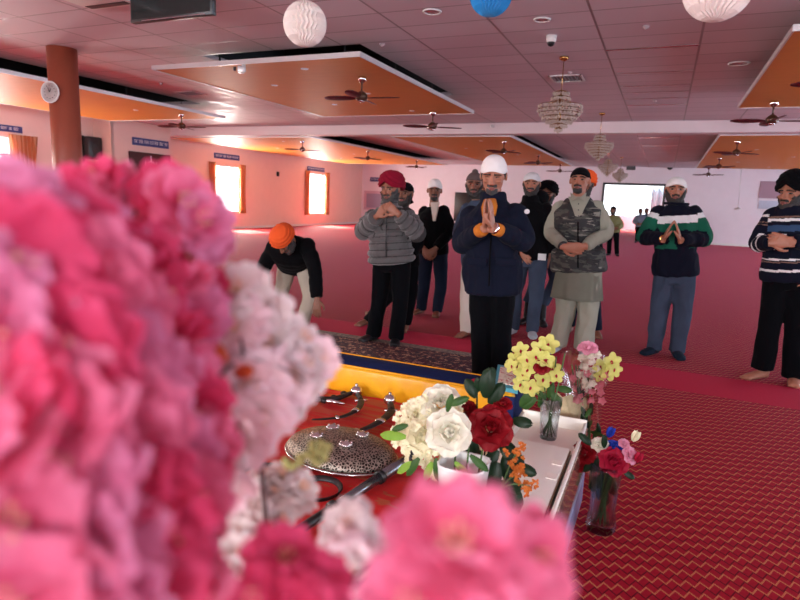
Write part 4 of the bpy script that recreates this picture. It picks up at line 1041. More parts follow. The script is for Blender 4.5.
for (x, y) in ((564, 227), (593, 214), (593, 262)):
    b = BM(); box(b, front(p6, x, y, -.178), (.12, .012, .05), bev=.005); obj('pocket_flap', b, C_camo, rt)
b = BM(); lathe(b, [(.047, -.012), (.05, .0), (.047, .012)], q['J']['wr'][0] - q['base'], n=18, mat=frame_to(q['J']['wr'][0] - q['J']['el'][0])); obj('wrist_band', b, M_black, rt)
q = p8['_']
b = BM(); nk = p7['_']['neck'] - p7['_']['base']
sweep(b, [nk + V((.105 * math.cos(a), .105 * math.sin(a) - .005, .012)) for a in [i / 24 * 2 * PI for i in range(25)]], [.012] * 25, n=8, cap=False); obj('neck_rib', b, C_navyknit, p7['_']['root'])
b = BM(); wd = (p7['_']['J']['wr'][0] - p7['_']['J']['el'][0]).normalized(); lathe(b, [(.038, -.005), (.041, 0), (.038, .005)], p7['_']['J']['wr'][0] - p7['_']['base'], n=18, mat=frame_to(wd)); o = obj('bracelet', b, M_gold, p7['_']['root'])
# ================================================================== PLATFORM AND WHAT LIES ON IT
PZ = .34
M_cream = plain('cream_painted_wood', S(226, 214, 186), .45, vary=.04, scale=6)
root = thing('platform', (-1.6, 2.0, 0), 'low cream painted platform under the red cloth and weapons', 'platform')
bm = BM(); box2(bm, (-1.1, -1.2, .06), (1.03, 1.12, PZ), bev=.012); obj('deck', bm, M_cream, root)
bm = BM(); box2(bm, (-1.06, -1.15, 0), (.99, 1.08, .07)); obj('plinth', bm, M_black, root, smooth=False)
bm = BM(); box2(bm, (.93, -1.2, PZ - .002), (1.03, .80, PZ + .012), bev=.005); obj('edge_board', bm, M_cream, root)
# red cloth
t = NT('red_satin_cloth'); _p = t.coord(); _x, _y, _z = t.xyz(_p)
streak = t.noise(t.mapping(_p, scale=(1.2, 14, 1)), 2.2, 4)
fold = t.noise(t.mapping(_p, rot=(0, 0, .5), scale=(1, 2.5, 1)), 5, 4)
base = t.mix(fold, S(238, 26, 38), S(255, 78, 72))
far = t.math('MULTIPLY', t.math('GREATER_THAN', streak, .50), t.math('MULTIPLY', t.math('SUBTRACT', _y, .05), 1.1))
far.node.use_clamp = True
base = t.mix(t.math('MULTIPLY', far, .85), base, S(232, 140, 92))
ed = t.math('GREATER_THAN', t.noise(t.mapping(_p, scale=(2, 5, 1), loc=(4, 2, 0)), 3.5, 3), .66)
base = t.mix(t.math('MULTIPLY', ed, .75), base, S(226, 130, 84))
M_red = t.bsdf(base, .45, 0, bump=fold, bump_s=.35, bump_d=.03, Sheen_Weight=.05, Specular_IOR_Level=.3)
bm = BM(); nx, ny = 90, 90; x0, x1, y0, y1 = -2.59, -.735, .85, 2.84; g = []
cx0, cy0 = -1.6, 2.0
for j in range(ny + 1):
    row = []
    for i in range(nx + 1):
        x = x0 + (x1 - x0) * i / nx; y = y0 + (y1 - y0) * j / ny
        z = PZ + .012 + .010 * abs(noise.noise(V((x * 3 + y, y * 5, 1)))) + .006 * noise.noise(V((x * 9, y * 9, 3)))
        e = (x1 - .01 * math.sin(y * 9) - x) ; z -= 0 if e > .02 else (.02 - e) * .3
        if x < -2.6: z -= (-2.6 - x) * 3
        row.append(V((x + (.012 * math.sin(y * 11) if i == nx else 0) - cx0, y - cy0, z)))
    g.append(row)
loft(bm, g, closed=False); bmesh.ops.solidify(bm, geom=bm.faces[:], thickness=.004)
o = obj('red_cloth', bm, M_red); o.location = (cx0, cy0, 0); tag(o, 'red satin cloth spread over the platform under the shield and daggers', 'cloth')
# padded rail : yellow cover with blue band on top
M_yel = NT('yellow_satin'); _p = M_yel.coord(); _n = M_yel.noise(M_yel.mapping(_p, scale=(2, 2, 1)), 7, 4)
M_yel = M_yel.bsdf(M_yel.mix(_n, S(228, 150, 12), S(250, 190, 30)), .35, 0, bump=_n, bump_s=.3, bump_d=.02)
M_blue = NT('dark_blue_velvet'); _p = M_blue.coord(); _n = M_blue.noise(_p, 260, 2)
M_blue = M_blue.bsdf(M_blue.mix(_n, S(14, 22, 56), S(36, 54, 104)), .85, 0, Specular_IOR_Level=.1)
root = thing('padded_rail', (-1.6, 2.985, PZ), 'long low rail with yellow cover and dark blue band at the back of the platform', 'rail')
bm = BM(); box2(bm, (-1.1, -.135, 0), (1.0, .135, .158), bev=.016, seg=3); obj('yellow_cover', bm, M_yel, root)
bm = BM(); box2(bm, (-1.09, -.088, .155), (1.0, .098, .163), bev=.003); box2(bm, (.97, -.088, .0), (1.006, .098, .163), bev=.003); obj('blue_band', bm, M_blue, root)
bm = BM(); box2(bm, (.955, -.142, .0), (1.01, -.125, .150), bev=.004); o = obj('end_band', bm, M_blue, root); o['label'] = 'dark blue upright end band'
for y in (-.11, .115):
    bm = BM(); sweep(bm, [(-1.09, y, .158), (0, y, .158), (.99, y, .158)], [.007] * 3, n=8); o = obj('piping', bm, M_yel, root)
# turquoise framed piece on the rail end
c = [on_z(px, py, .522) for px, py in ((498, 365), (519, 368), (518, 392), (493.5, 386))]; ctr = sum(c, V()) / 4; u = ((c[1] + c[2]) - (c[0] + c[3])).normalized(); v_ = ((c[0] + c[1]) - (c[2] + c[3])).normalized()
hw_ = ((c[1] + c[2]) - (c[0] + c[3])).length / 4; hh_ = ((c[0] + c[1]) - (c[2] + c[3])).length / 4 * .95
root = thing('book', (ctr.x, ctr.y, PZ + .164), 'turquoise book with a cream beaded cover panel at the right end of the rail', 'book')
def slab(u0, u1, v0, v1, z0, z1):
    q = [u * a + v_ * b for a, b in ((u0, v0), (u1, v0), (u1, v1), (u0, v1))]
    b_ = BM(); loft(b_, [[V((p.x, p.y, z0)) for p in q], [V((p.x, p.y, z1)) for p in q]]); return b_
M_turq = plain('turquoise_card', S(70, 158, 176), .5, vary=.05)
obj('cover', slab(-hw_, hw_, -hh_, hh_, .0, .022), M_turq, root, smooth=False)
bd = NT('cream_beads'); _p = bd.coord(); vo = bd.n('ShaderNodeTexVoronoi'); bd.l(_p, vo.inputs['Vector']); vo.inputs['Scale'].default_value = 90
bd_m = bd.bsdf(bd.mix(bd.math('GREATER_THAN', bd.xyz(vo.outputs['Color'])[0], .80), S(232, 222, 200), S(206, 120, 110)), .4, bump=vo.outputs['Distance'], bump_s=.6)
obj('beaded_panel', slab(-hw_ * .72, hw_ * .72, -hh_ * .74, hh_ * .76, .020, .026), bd_m, root, smooth=False)
# rug on the carpet
t = NT('persian_rug'); _p = t.coord(); _x, _y, _z = t.xyz(_p)
ax = t.math('ABSOLUTE', _x); ay = t.math('ABSOLUTE', _y); ed = t.math('MAXIMUM', t.math('SUBTRACT', ax, 1.10 - .13), t.math('SUBTRACT', ay, .88 - .13))
vo = t.n('ShaderNodeTexVoronoi'); t.l(t.mapping(_p, scale=(1, 1.4, 1)), vo.inputs['Vector']); vo.inputs['Scale'].default_value = 13
nz = t.noise(_p, 26, 4, .6)
c1 = t.mix(t.math('GREATER_THAN', nz, .53), S(72, 16, 34), S(36, 20, 40)); c1 = t.mix(t.math('GREATER_THAN', t.noise(t.mapping(_p, loc=(3, 1, 0)), 22, 5, .7), .56), c1, S(178, 132, 108))
c1 = t.mix(t.math('LESS_THAN', vo.outputs['Distance'], .16), c1, S(196, 150, 124))
c2 = t.mix(t.math('GREATER_THAN', t.noise(_p, 40, 3), .52), S(112, 100, 92), S(150, 138, 122))
base = t.mix(t.math('GREATER_THAN', ed, 0), c1, c2)
M_rug = t.bsdf(base, .9, bump=nz, bump_s=.2)
bm = BM(); box2(bm, (-1.10, -.88, 0), (1.10, .88, .012), bev=.003); o = obj('persian_rug', bm, M_rug); o.location = (-2.22, 4.5, 0); o.rotation_euler.z = -.02
tag(o, 'dark patterned persian rug with grey border under the grey jacket and navy jacket men', 'rug')
# ---- shield
t = NT('engraved_steel'); _p = t.coord(); n1 = t.noise(_p, 55, 5, .7); vo = t.n('ShaderNodeTexVoronoi', feature='DISTANCE_TO_EDGE'); t.l(_p, vo.inputs['Vector']); vo.inputs['Scale'].default_value = 85
mk = t.math('GREATER_THAN', t.math('ADD', t.math('MULTIPLY', vo.outputs['Distance'], 1.2), t.math('MULTIPLY', n1, .5)), .40)
M_eng = t.bsdf(t.mix(mk, S(170, 162, 148), S(52, 46, 40)), .3, .85, bump=n1, bump_s=.6, bump_d=.01)
M_steel = plain('polished_steel', (.62, .61, .60), .22, 1.0, vary=.1); M_darksteel = plain('dark_scabbard', S(24, 19, 21), .45, .1, vary=.3, scale=60, bump=.3)
sh = thing('shield', (-1.165, 2.10, PZ + .022), 'round engraved steel shield with bosses lying on the red cloth', 'shield', rz=-.12)
R_ = .262; asp = .72
bm = BM(); prof = [(R_ * math.sin(a), .088 * math.cos(a) ** .9 if math.cos(a) > 0 else 0) for a in [PI / 2 * i / 14 for i in range(1, 14)]]
rings = [[V((math.cos(2 * PI * i / 56) * r, math.sin(2 * PI * i / 56) * r * asp, z)) for i in range(56)] for r, z in reversed(prof)]; loft(bm, rings); obj('dome', bm, M_eng, sh)
bm = BM(); sweep(bm, [V((math.cos(2 * PI * i / 56) * R_, math.sin(2 * PI * i / 56) * R_ * asp, .004)) for i in range(57)], [(.006, .006)] * 57, n=8, cap=False); obj('rim', bm, M_steel, sh)
for a, r in ((.9, .42), (2.4, .45), (3.9, .45), (5.4, .42)):
    z = .088 * math.cos(math.asin(r)) ** .9; b = BM(); lathe(b, [(.026, -.004), (.024, .004), (.016, .008), (.010, .011), (.006, .014), (0, .015)], (R_ * r * math.cos(a), R_ * r * math.sin(a) * asp, z), n=18)
    for q in range(6): ball(b, (R_ * r * math.cos(a) + .024 * math.cos(q), R_ * r * math.sin(a) * asp + .024 * math.sin(q), z + .003), .007, seg=8)
    obj('boss', b, M_steel, sh)
# ---- curved daggers
def dagger(pts, pom, label, w=.02):
    P_ = [on_z(x, y, PZ + .045) for x, y in pts]; o0 = P_[0].copy(); P_ = smoothpath([p - o0 for p in P_], 6); n = len(P_)
    r = thing('curved_dagger', V((o0.x, o0.y, PZ + .024)), label, 'dagger', 'curved daggers lying on the red cloth')
    P_ = [V((p.x, p.y, .018)) for p in P_]
    k0 = int(n * .22)
    bm = BM(); sweep(bm, P_[k0:], [(w * (1 - .75 * (i / (n - k0 - 1)) ** 1.6), .010 * (1 - .6 * i / (n - k0 - 1))) for i in range(n - k0)], lat=(1, .6, 0), n=12); o = obj('scabbard', bm, M_darksteel, r)
    bm = BM(); sweep(bm, P_[:k0 + 1], [(w * .75, .014)] * (k0 + 1), lat=(1, .6, 0), n=12); obj('hilt', bm, M_darksteel, r)
    d = (P_[0] - P_[2]).normalized(); q = P_[0] + d * .012
    bm = BM(); ball(bm, q + V((0, 0, .012)), (.034, .034, .03), seg=18); ball(bm, q + V((0, 0, .045)), .010, seg=10); obj('pommel', bm, M_steel, r)
    s = V((-d.y, d.x, 0)); c = P_[k0]
    bm = BM(); sweep(bm, [c - s * .034, c - s * .015 + V((0, 0, .002)), c + s * .015 + V((0, 0, .002)), c + s * .034], [.007, .006, .006, .007], n=8); obj('guard', bm, M_steel, r)
    for e in (.3, .62):
        i = k0 + int((n - k0) * e); bm = BM(); sweep(bm, [P_[i], P_[i + 1]], [(w * 1.05, .0125)] * 2, lat=(1, .6, 0), n=12); obj('ring_band', bm, M_steel, r)
dagger([(390, 402), (391, 410), (384, 418), (368, 427), (350, 432), (336, 434)], 0, 'larger curved dagger with round pommel, nearest the white roses', .024)
dagger([(357, 393), (361, 400), (358, 408), (346, 415), (330, 418), (312, 419)], 0, 'smaller curved dagger left of the larger one', .018)
# bundle of dark hilts left of the daggers
root = thing('sword_hilt', on_z(352, 399, PZ + .02), 'dark ornate sword hilt lying left of the small dagger', 'sword')
b0 = root.location.copy(); L_ = [on_z(x, y, PZ + .04) - b0 for x, y in ((352, 392), (335, 398), (318, 398), (300, 400))]
bm = BM(); sweep(bm, smoothpath([V((p.x, p.y, .016)) for p in L_], 5), lerps([(.012, .012), (.018, .015), (.014, .012), (.010, .008)], 16), n=10); obj('grip', bm, M_darksteel, root)
for k, (x, y) in enumerate(((344, 395), (334, 399), (324, 402), (316, 396))):
    p = on_z(x, y, PZ + .03) - b0; bm = BM(); ball(bm, V((p.x, p.y, .018)), (.022, .016, .015), seg=10); obj('knot', bm, M_darksteel, root)
p = on_z(331, 403, PZ + .03) - b0; bm = BM(); sweep(bm, [V((p.x - .09, p.y - .01, .01)), V((p.x, p.y, .02)), V((p.x + .07, p.y + .02, .01))], [.008, .013, .008], n=8); obj('guard', bm, M_steel, root)
# steel rings (quoits)
for i, (x, y, R0, lb) in enumerate(((318, 489, .085, 'dark steel ring lying on the red cloth in front of the shield'), (262, 477, .10, 'dark steel ring partly hidden by the white blossoms'))):
    p = on_z(x, y, PZ + .025); bm = BM(); sweep(bm, [V((math.cos(a) * R0, math.sin(a) * R0, .006)) for a in [2 * PI * k / 40 for k in range(41)]], [(.012, .004)] * 41, lat=None, n=10, cap=False)
    o = obj('steel_ring', bm, M_darksteel); o.location = (p.x, p.y, PZ + .02); tag(o, lb, 'ring', 'steel rings on the red cloth')
# staff / lance
a_ = on_z(300, 531, PZ + .04); b_ = on_z(420, 452, PZ + .04); a_.z = b_.z = 0; L = (b_ - a_)
root = thing('staff', V((a_.x, a_.y, PZ + .045)), 'black and steel staff lying diagonally from the white blossoms to the white roses', 'staff')
def seg(n_, f0, f1, r0, r1, m): 
    b = BM(); sweep(b, [L * f0, L * (f0 + f1) / 2, L * f1], [r0, (r0 + r1) / 2, r1], n=18); return obj(n_, b, m, root)
M_gun = plain('gunmetal', (.22, .23, .25), .25, .9)
seg('butt', -.15, .22, .017, .017, M_black); seg('handle', .22, .60, .017, .020, M_gun); seg('handle', .60, .90, .021, .024, M_gun); seg('tip_section', .90, 1.3, .016, .012, M_gun)
for f in (.22, .60, .90): seg('ferrule', f - .012, f + .012, .026, .026, M_black)

# ================================================================== WHITE BOX
M_box = plain('white_box_paint', S(250, 246, 234), .45, vary=.03, scale=5); M_inbox = plain('white_box_inside', S(246, 240, 228), .5, vary=.03)
wb = thing('white_box', (-.40, 1.93, 0), 'long white lidded box with an open end holding the orchid vase', 'box')
X0, X1, Y0, Y1, ZT = -.155, .16, -.98, .985, .405
bm = BM()
for a, b in (((X0, Y0, .03), (X0 + .012, Y1, ZT)), ((X1 - .012, Y0, .03), (X1, Y1, ZT)), ((X0, Y1 - .012, .03), (X1, Y1, ZT + .012)), ((X0, Y0, .03), (X1, Y0 + .012, ZT)), ((X0, Y0, .03), (X1, Y1, .045)), ((X0, .62, .03), (X1, .632, ZT - .03))): box2(bm, a, b, bev=.003)
sharp(obj('case', bm, M_box, wb))
bm = BM(); box2(bm, (X0 + .012, .632, ZT - .055), (X1 - .012, Y1 - .012, ZT - .047)); obj('compartment_floor', bm, M_inbox, wb, smooth=False)
for nm, a, b in (('lid', (X0 + .014, -.30, ZT - .014), (X1 - .030, .618, ZT - .002)), ('lid', (X0 + .014, -.96, ZT - .014), (X1 - .03, -.32, ZT - .002))):
    bm = BM(); box2(bm, a, b, bev=.002); sharp(obj(nm, bm, M_box, wb))
bm = BM(); box2(bm, (X0 + .03, -.318, ZT - .016), (X1 - .02, -.302, ZT - .009)); box2(bm, (X1 - .029, -.95, ZT - .016), (X1 - .024, .61, ZT - .009)); obj('lid_gap', bm, plain('brown_gap', S(120, 92, 62), .6), wb, smooth=False)
for y in (.28, .42): 
    bm = BM(); box2(bm, (X1 - .075, y, ZT - .003), (X1 - .035, y + .05, ZT + .001), bev=.001); obj('latch_plate', bm, M_inbox, wb, smooth=False)
t = NT('glossy_brown_panel'); _p = t.coord(); n1 = t.noise(t.mapping(_p, scale=(1, 3, 2)), 5, 4)
M_side = t.bsdf(t.ramp(n1, [(.3, S(96, 62, 52)), (.48, S(160, 128, 112)), (.52, S(112, 74, 58)), (.7, S(190, 170, 156))]), .12, 0, Coat_Weight=.5)
bm = BM(); box2(bm, (X1, Y0 + .01, .15), (X1 + .008, Y1 - .01, ZT - .025)); o = obj('side_panel', bm, M_side, wb, smooth=False); o['label'] = 'glossy brown side panel'
bm = BM(); box2(bm, (X1, Y0 + .01, 0), (X1 + .014, Y1 - .01, .15), bev=.004); o = obj('skirting', bm, plain('pale_blue_film', S(150, 158, 196), .2, vary=.25, scale=4), wb); o['label'] = 'pale blue glossy skirting'
# tulle on the box
M_tulle = NT('white_tulle'); _a = M_tulle.n('ShaderNodeBsdfTransparent'); _d = M_tulle.n('ShaderNodeBsdfDiffuse'); _d.inputs[0].default_value = (.85, .87, .92, 1); _m = M_tulle.n('ShaderNodeMixShader'); _m.inputs[0].default_value = .62
M_tulle.l(_a.outputs[0], _m.inputs[1]); M_tulle.l(_d.outputs[0], _m.inputs[2]); M_tulle.l(_m.outputs[0], M_tulle.out.inputs[0]); M_tulle = M_tulle.m
bm = BM(); g = []
for j in range(34):
    row = []
    for i in range(30):
        u_, w_ = i / 29, j / 33; x = -.53 + u_ * .17 - .03 * math.sin(w_ * 3); y = 1.45 + w_ * .62 - .1 * u_
        z = .408 + .05 * (1 - abs(2 * u_ - 1)) * (.5 + .5 * math.sin(w_ * 9 + u_ * 4)) + .02 * abs(noise.noise(V((x * 25, y * 25, 2))))
        row.append(V((x, y, z)))
    g.append(row)
loft(bm, g, closed=False); o = obj('tulle_cloth', bm, M_tulle); origin_to_base(o); tag(o, 'crumpled sheer white tulle on the white box beside the orange flowers', 'cloth')

# ================================================================== FLOWERS
def petalmat(name, c1, c2, sc=30, trans=.35, rough=.6):
    t = NT(name); p = t.coord(); nz = t.noise(p, sc, 3)
    col = t.mix(nz, c1, c2)
    b = t.n('ShaderNodeBsdfPrincipled'); t.l(col, b.inputs['Base Color']); b.inputs['Roughness'].default_value = rough; b.inputs['Specular IOR Level'].default_value = .25
    tr = t.n('ShaderNodeBsdfTranslucent'); t.l(col, tr.inputs[0]); mx = t.n('ShaderNodeMixShader'); mx.inputs[0].default_value = trans
    t.l(b.outputs[0], mx.inputs[1]); t.l(tr.outputs[0], mx.inputs[2]); t.l(mx.outputs[0], t.out.inputs[0]); return t.m
P_red = petalmat('deep_red_petal', S(112, 4, 14), S(150, 12, 26), trans=.12); P_white = petalmat('white_rose_petal', S(232, 230, 206), S(242, 240, 226), trans=.2); P_cream = petalmat('cream_rose_petal', S(238, 232, 190), S(244, 240, 214), trans=.2)
P_blue = petalmat('blue_petal', S(24, 44, 150), S(50, 80, 190), trans=.1); P_pinkr = petalmat('soft_pink_petal', S(232, 150, 180), S(244, 190, 206)); P_lime = petalmat('lime_orchid_petal', S(204, 206, 92), S(234, 232, 150), trans=.3)
P_or = petalmat('orange_petal', S(196, 104, 40), S(224, 142, 70)); P_crim = petalmat('crimson_petal', S(150, 16, 44), S(190, 30, 66), trans=.15)
M_leaf = petalmat('green_leaf', S(38, 70, 30), S(66, 104, 46), trans=.2, rough=.45); M_dleaf = petalmat('dark_green_leaf', S(14, 34, 20), S(30, 56, 32), trans=.15, rough=.4); M_lleaf = petalmat('light_green_leaf', S(110, 160, 50), S(150, 190, 80), trans=.3)
M_stem = plain('green_stem', S(70, 104, 52), .5)
def petal(bm, mat, L, W, cup=.3, curl=0.0, ruf=0.0, nu=7, nv=7, notch=0.0, seed=0.0, mi=0, tip=1.0):
    """petal growing along local +x, facing local +z, placed with the 4x4 mat"""
    rows = []
    for i in range(nu):
        u = i / (nu - 1); w = W * (math.sin(PI * (u * .80 + .08)) ** .75) * (1 if u < .9 else tip); row = []
        for j in range(nv):
            v = j / (nv - 1) * 2 - 1
            x = L * (u - notch * (1 - abs(v)) * u * u * .2); y = w * v * .5
            z = cup * W * v * v * .5 * (.4 + u) + curl * L * u * u + ruf * W * u * u * math.sin(v * 5.3 + seed * 7) + ruf * .4 * W * u * math.sin(u * 9 + seed + v * 3)
            row.append(mat @ V((x, y, z)))
        rows.append(row)
    loft(bm, rows, closed=False, mi=mi)
def rose_bm(c, axis, R, seed=0, mi=0, bm=None):
    R = R * .82
    bm = bm or BM(); rnd = random.Random(seed); B = Matrix.Translation(c) @ frame_to(axis).to_4x4()
    # layers: inner tight bud to open outer petals
    lay = [(3, .10, .40, 1.50, .30), (3, .30, .44, 1.38, .42), (4, .50, .48, 1.22, .52), (5, .75, .54, .98, .66), (5, .80, .74, .62, .90), (6, .80, .92, .26, 1.08)]
    for li, (n, r0, L, el, W) in enumerate(lay):
        for k in range(n):
            a = 2 * PI * (k + .5 * li) / n + rnd.uniform(-.12, .12)
            m = B @ Matrix.Rotation(a, 4, 'Z') @ Matrix.Translation(V((r0 * R * .28 * (1 if el > 1 else 1.2), 0, -.22 * R))) @ Matrix.Rotation(-el, 4, 'Y')
            petal(bm, m, L * R * 1.0, W * R * 1.15, cup=(.75, .7, .62, .5, .30, .16)[li], curl=(.15, .12, .05, -.05, -.22, -.28)[li], ruf=(.02, .02, .025, .03, .035, .05)[li], nu=9, nv=11, seed=rnd.random() * 6, mi=mi)
    ball(bm, B @ V((0, 0, -.12 * R)), R * .22, seg=10)
    return bm
def leaf(bm, p, d, L, W, mi=0, droop=.25):
    d = V(d).normalized(); m = Matrix.Translation(p) @ frame_to_x(d, V((.12, -1, .5)).normalized()).to_4x4(); petal(bm, m, L, W, cup=-.3, curl=-droop, ruf=.02, nu=8, nv=5, mi=mi, tip=.25)
def frame_to_x(d, up=V((0, 0, 1))):
    x = d.normalized(); y = up.cross(x); y = y.normalized() if y.length > 1e-3 else x.orthogonal().normalized(); return Matrix((x, y, x.cross(y))).transposed()
def part(root, name, bm, mat): return obj(name, bm, mat, root)
def rel(root, p): return p - root.location
TO_CAM = lambda p: (EYE - p).normalized()

# -- white vase with white roses (on the platform edge)
vy = 1.7
vp = V((-.497, vy, PZ + .012)); vtop = .64
r = thing('vase', vp, 'white ribbed ceramic vase behind the pink blossom in the foreground', 'vase')
bm = BM(); n = 48; rings = []
for z, R0 in ((0, .052), (.01, .056), (.15, .066), (.28, .078), (vtop - vp.z, .081), (vtop - vp.z, .074), (.28, .070), (.2, .064)):
    ring = []
    for i in range(n):
        a = 2 * PI * i / n; sq = (abs(math.cos(a)) ** 4 + abs(math.sin(a)) ** 4) ** -.25; f = 1 + (.02 * math.cos(a * 24) if z > .005 else 0)
        ring.append(V((math.cos(a) * R0 * sq * .95 * f, math.sin(a) * R0 * sq * .95 * f, z)))
    rings.append(ring)
loft(bm, rings); part(r, 'vase_body', bm, plain('white_ceramic', (.78, .78, .76), .25, vary=.03))
r = thing('rose_bouquet', vp + V((0, 0, .1)), 'bouquet of large white roses with small pale flowers in the white vase', 'bouquet')
for i, (x, y, rp, dy, m) in enumerate(((449, 432, 21.5, 0, P_white), (423, 436, 18.5, .05, P_cream), (441, 403, 19, .12, P_white), (404, 430, 14, .12, P_cream), (413, 414, 12, .16, P_cream))):
    p = on_y(x, y, vy + dy - .02); R0 = rp * (p - EYE).length / F * 1.12
    ax = (TO_CAM(p) + V(((x - 440) * .02, .0, (430 - y) * .012 + .1))).normalized(); o = part(r, 'rose', rose_bm(rel(r, p), ax, R0, 10 + i), m)
for i, (x, y) in enumerate(((405, 440), (411, 455), (418, 462), (398, 445), (420, 400), (410, 405), (430, 465), (437, 470), (402, 418), (428, 418), (416, 425), (455, 405), (424, 455), (396, 432), (434, 448), (444, 456), (410, 448), (425, 410))):
    p = on_y(x, y, vy + .05 + .04 * math.sin(i * 3)); bm = BM(); rnd = random.Random(i)
    for k in range(7):
        q = rel(r, p) + V((rnd.uniform(-.02, .02), rnd.uniform(-.02, .02), rnd.uniform(-.022, .022)))
        for a in range(5):
            m = Matrix.Translation(q) @ frame_to(V((rnd.uniform(-.5, .5), -1, .4))).to_4x4() @ Matrix.Rotation(a * 2 * PI / 5, 4, 'Z') @ Matrix.Rotation(-.3, 4, 'Y'); petal(bm, m, .012, .011, nu=3, nv=3)
    part(r, 'small_flower', bm, P_cream)
for i, (x, y, dx, dz, L) in enumerate(((406, 437, -1, 0, .09), (419, 458, -.5, -.8, .08), (436, 458, .2, -.9, .075), (455, 462, .8, -.5, .07), (470, 455, .9, -.45, .07), (449, 405, .7, .5, .07), (432, 462, -.3, -.9, .07), (408, 425, -.8, -.3, .06), (447, 412, .2, .9, .06), (412, 462, -.8, -.7, .07))):
    bm = BM(); p = rel(r, on_y(x, y, vy - .03)); leaf(bm, p, (dx, -.25, dz), L, L * .36); part(r, 'leaf', bm, M_leaf if i % 3 else M_lleaf)
bm = BM()
for dx in (-.03, 0, .03): sweep(bm, [V((dx, .01, .0)), V((dx * 1.3, .03, .12)), V((dx * 1.5, .045, .22))], [.004, .004, .003], n=6)
part(r, 'stems', bm, M_stem)['kind'] = 'stuff'
# -- red roses with dark leaves behind
ry = 1.86
r = thing('rose_bouquet', V((-.50, ry + .02, PZ + .012)), 'dark red roses with dark green leaves right of the white roses', 'bouquet')
for i, (x, y, rp, dy, m) in enumerate(((491, 427, 21, -.03, P_red), (466, 408, 12, .04, P_red), (503, 403, 9, .03, P_red), (477, 384, 8, .06, P_crim), (472, 420, 9, .03, P_red))):
    p = on_y(x, y, ry + dy); R0 = rp * (p - EYE).length / F * 1.1
    ax = (TO_CAM(p) + (V((.1, 0, .25)) if i < 1 else V((.1, .2, 1.2)))).normalized(); part(r, 'rose', rose_bm(rel(r, p), ax, R0, 30 + i), m)
rnd = random.Random(5)
lv = [(485, 398, .1, 1, .10), (489, 404, .5, 1, .085), (476, 398, -.5, .9, .07), (500, 446, .9, -.3, .09), (470, 445, -.1, -.8, .08), (512, 420, .9, .2, .07), (459, 398, -.8, .5, .07), (505, 455, .3, -.9, .09), (497, 462, -.1, -1, .1), (508, 470, .5, -.9, .09), (503, 480, .2, -.9, .09), (512, 484, .5, -.8, .08), (496, 478, -.2, -1, .09), (515, 465, .9, -.1, .07), (498, 450, -.5, -.8, .08), (480, 450, -.2, -.9, .08), (506, 492, .2, -.9, .08), (514, 496, .2, -1, .07), (474, 440, .1, -.9, .07), (487, 388, .2, 1, .07), (478, 392, 0, 1, .05), (504, 440, .6, -.5, .08)]
for i, (x, y, dx, dz, L) in enumerate(lv):
    bm = BM(); leaf(bm, rel(r, on_y(x, y, ry + rnd.uniform(-.03, .04))), (dx, -.35 + rnd.uniform(-.2, .2), dz), L, L * .55); part(r, 'leaf', bm, M_dleaf)
for i, (x, y) in enumerate(((477, 384), (503, 403), (466, 408), (491, 427))):
    bm = BM(); p = rel(r, on_y(x, y, ry + .07)); sweep(bm, smoothpath([p, p * .6 + V((0, 0, .05)), V((.0, 0, .01))], 4), [.0035] * 9, n=6); part(r, 'stem', bm, M_dleaf)
# -- orange flower sprig
r = thing('flower_sprig', on_y(505, 500, 1.78), 'sprig of small orange flowers hanging over the white box', 'flowers')
bl = [(517, 452), (520, 458), (521, 447), (518, 470), (523, 474), (514, 475), (521, 466), (518, 480), (511, 462), (530, 487), (526, 491), (534, 484), (506, 452), (527, 484), (515, 468)]
for i, (x, y) in enumerate(bl):
    p = rel(r, on_y(x, y, 1.80 + .02 * math.sin(i * 2))); bm = BM(); rnd = random.Random(i)
    for k in range(5):
        q = p + V((rnd.uniform(-.011, .011), rnd.uniform(-.011, .011), rnd.uniform(-.011, .011)))
        for a in range(5):
            m = Matrix.Translation(q) @ frame_to(V((rnd.uniform(-.8, .8), -1, rnd.uniform(-.2, .9)))).to_4x4() @ Matrix.Rotation(a * 2 * PI / 5, 4, 'Z') @ Matrix.Rotation(-.5, 4, 'Y'); petal(bm, m, .009, .008, nu=3, nv=3)
    part(r, 'flower_head', bm, P_or)
for a, b, c_ in (((500, 490), (510, 465), (518, 450)), ((502, 488), (514, 484), (532, 487)), ((500, 490), (508, 480), (517, 474))):
    bm = BM(); sweep(bm, smoothpath([rel(r, on_y(*q, 1.81)) for q in (a, b, c_)], 4), [.0025] * 9, n=6); part(r, 'stem', bm, M_stem)

# -- glass
def glass(name, tint=(.95, .98, 1)):
    t = NT(name); g = t.n('ShaderNodeBsdfGlass'); g.inputs['Color'].default_value = rgba(tint); g.inputs['IOR'].default_value = 1.33; g.inputs['Roughness'].default_value = .02
    tr = t.n('ShaderNodeBsdfTransparent'); tr.inputs[0].default_value = rgba(tuple(.94 * c for c in tint)); mx = t.n('ShaderNodeMixShader'); mx.inputs[0].default_value = .45
    t.l(g.outputs[0], mx.inputs[1]); t.l(tr.outputs[0], mx.inputs[2]); t.l(mx.outputs[0], t.out.inputs[0]); return t.m
M_gl = glass('clear_vase_glass')
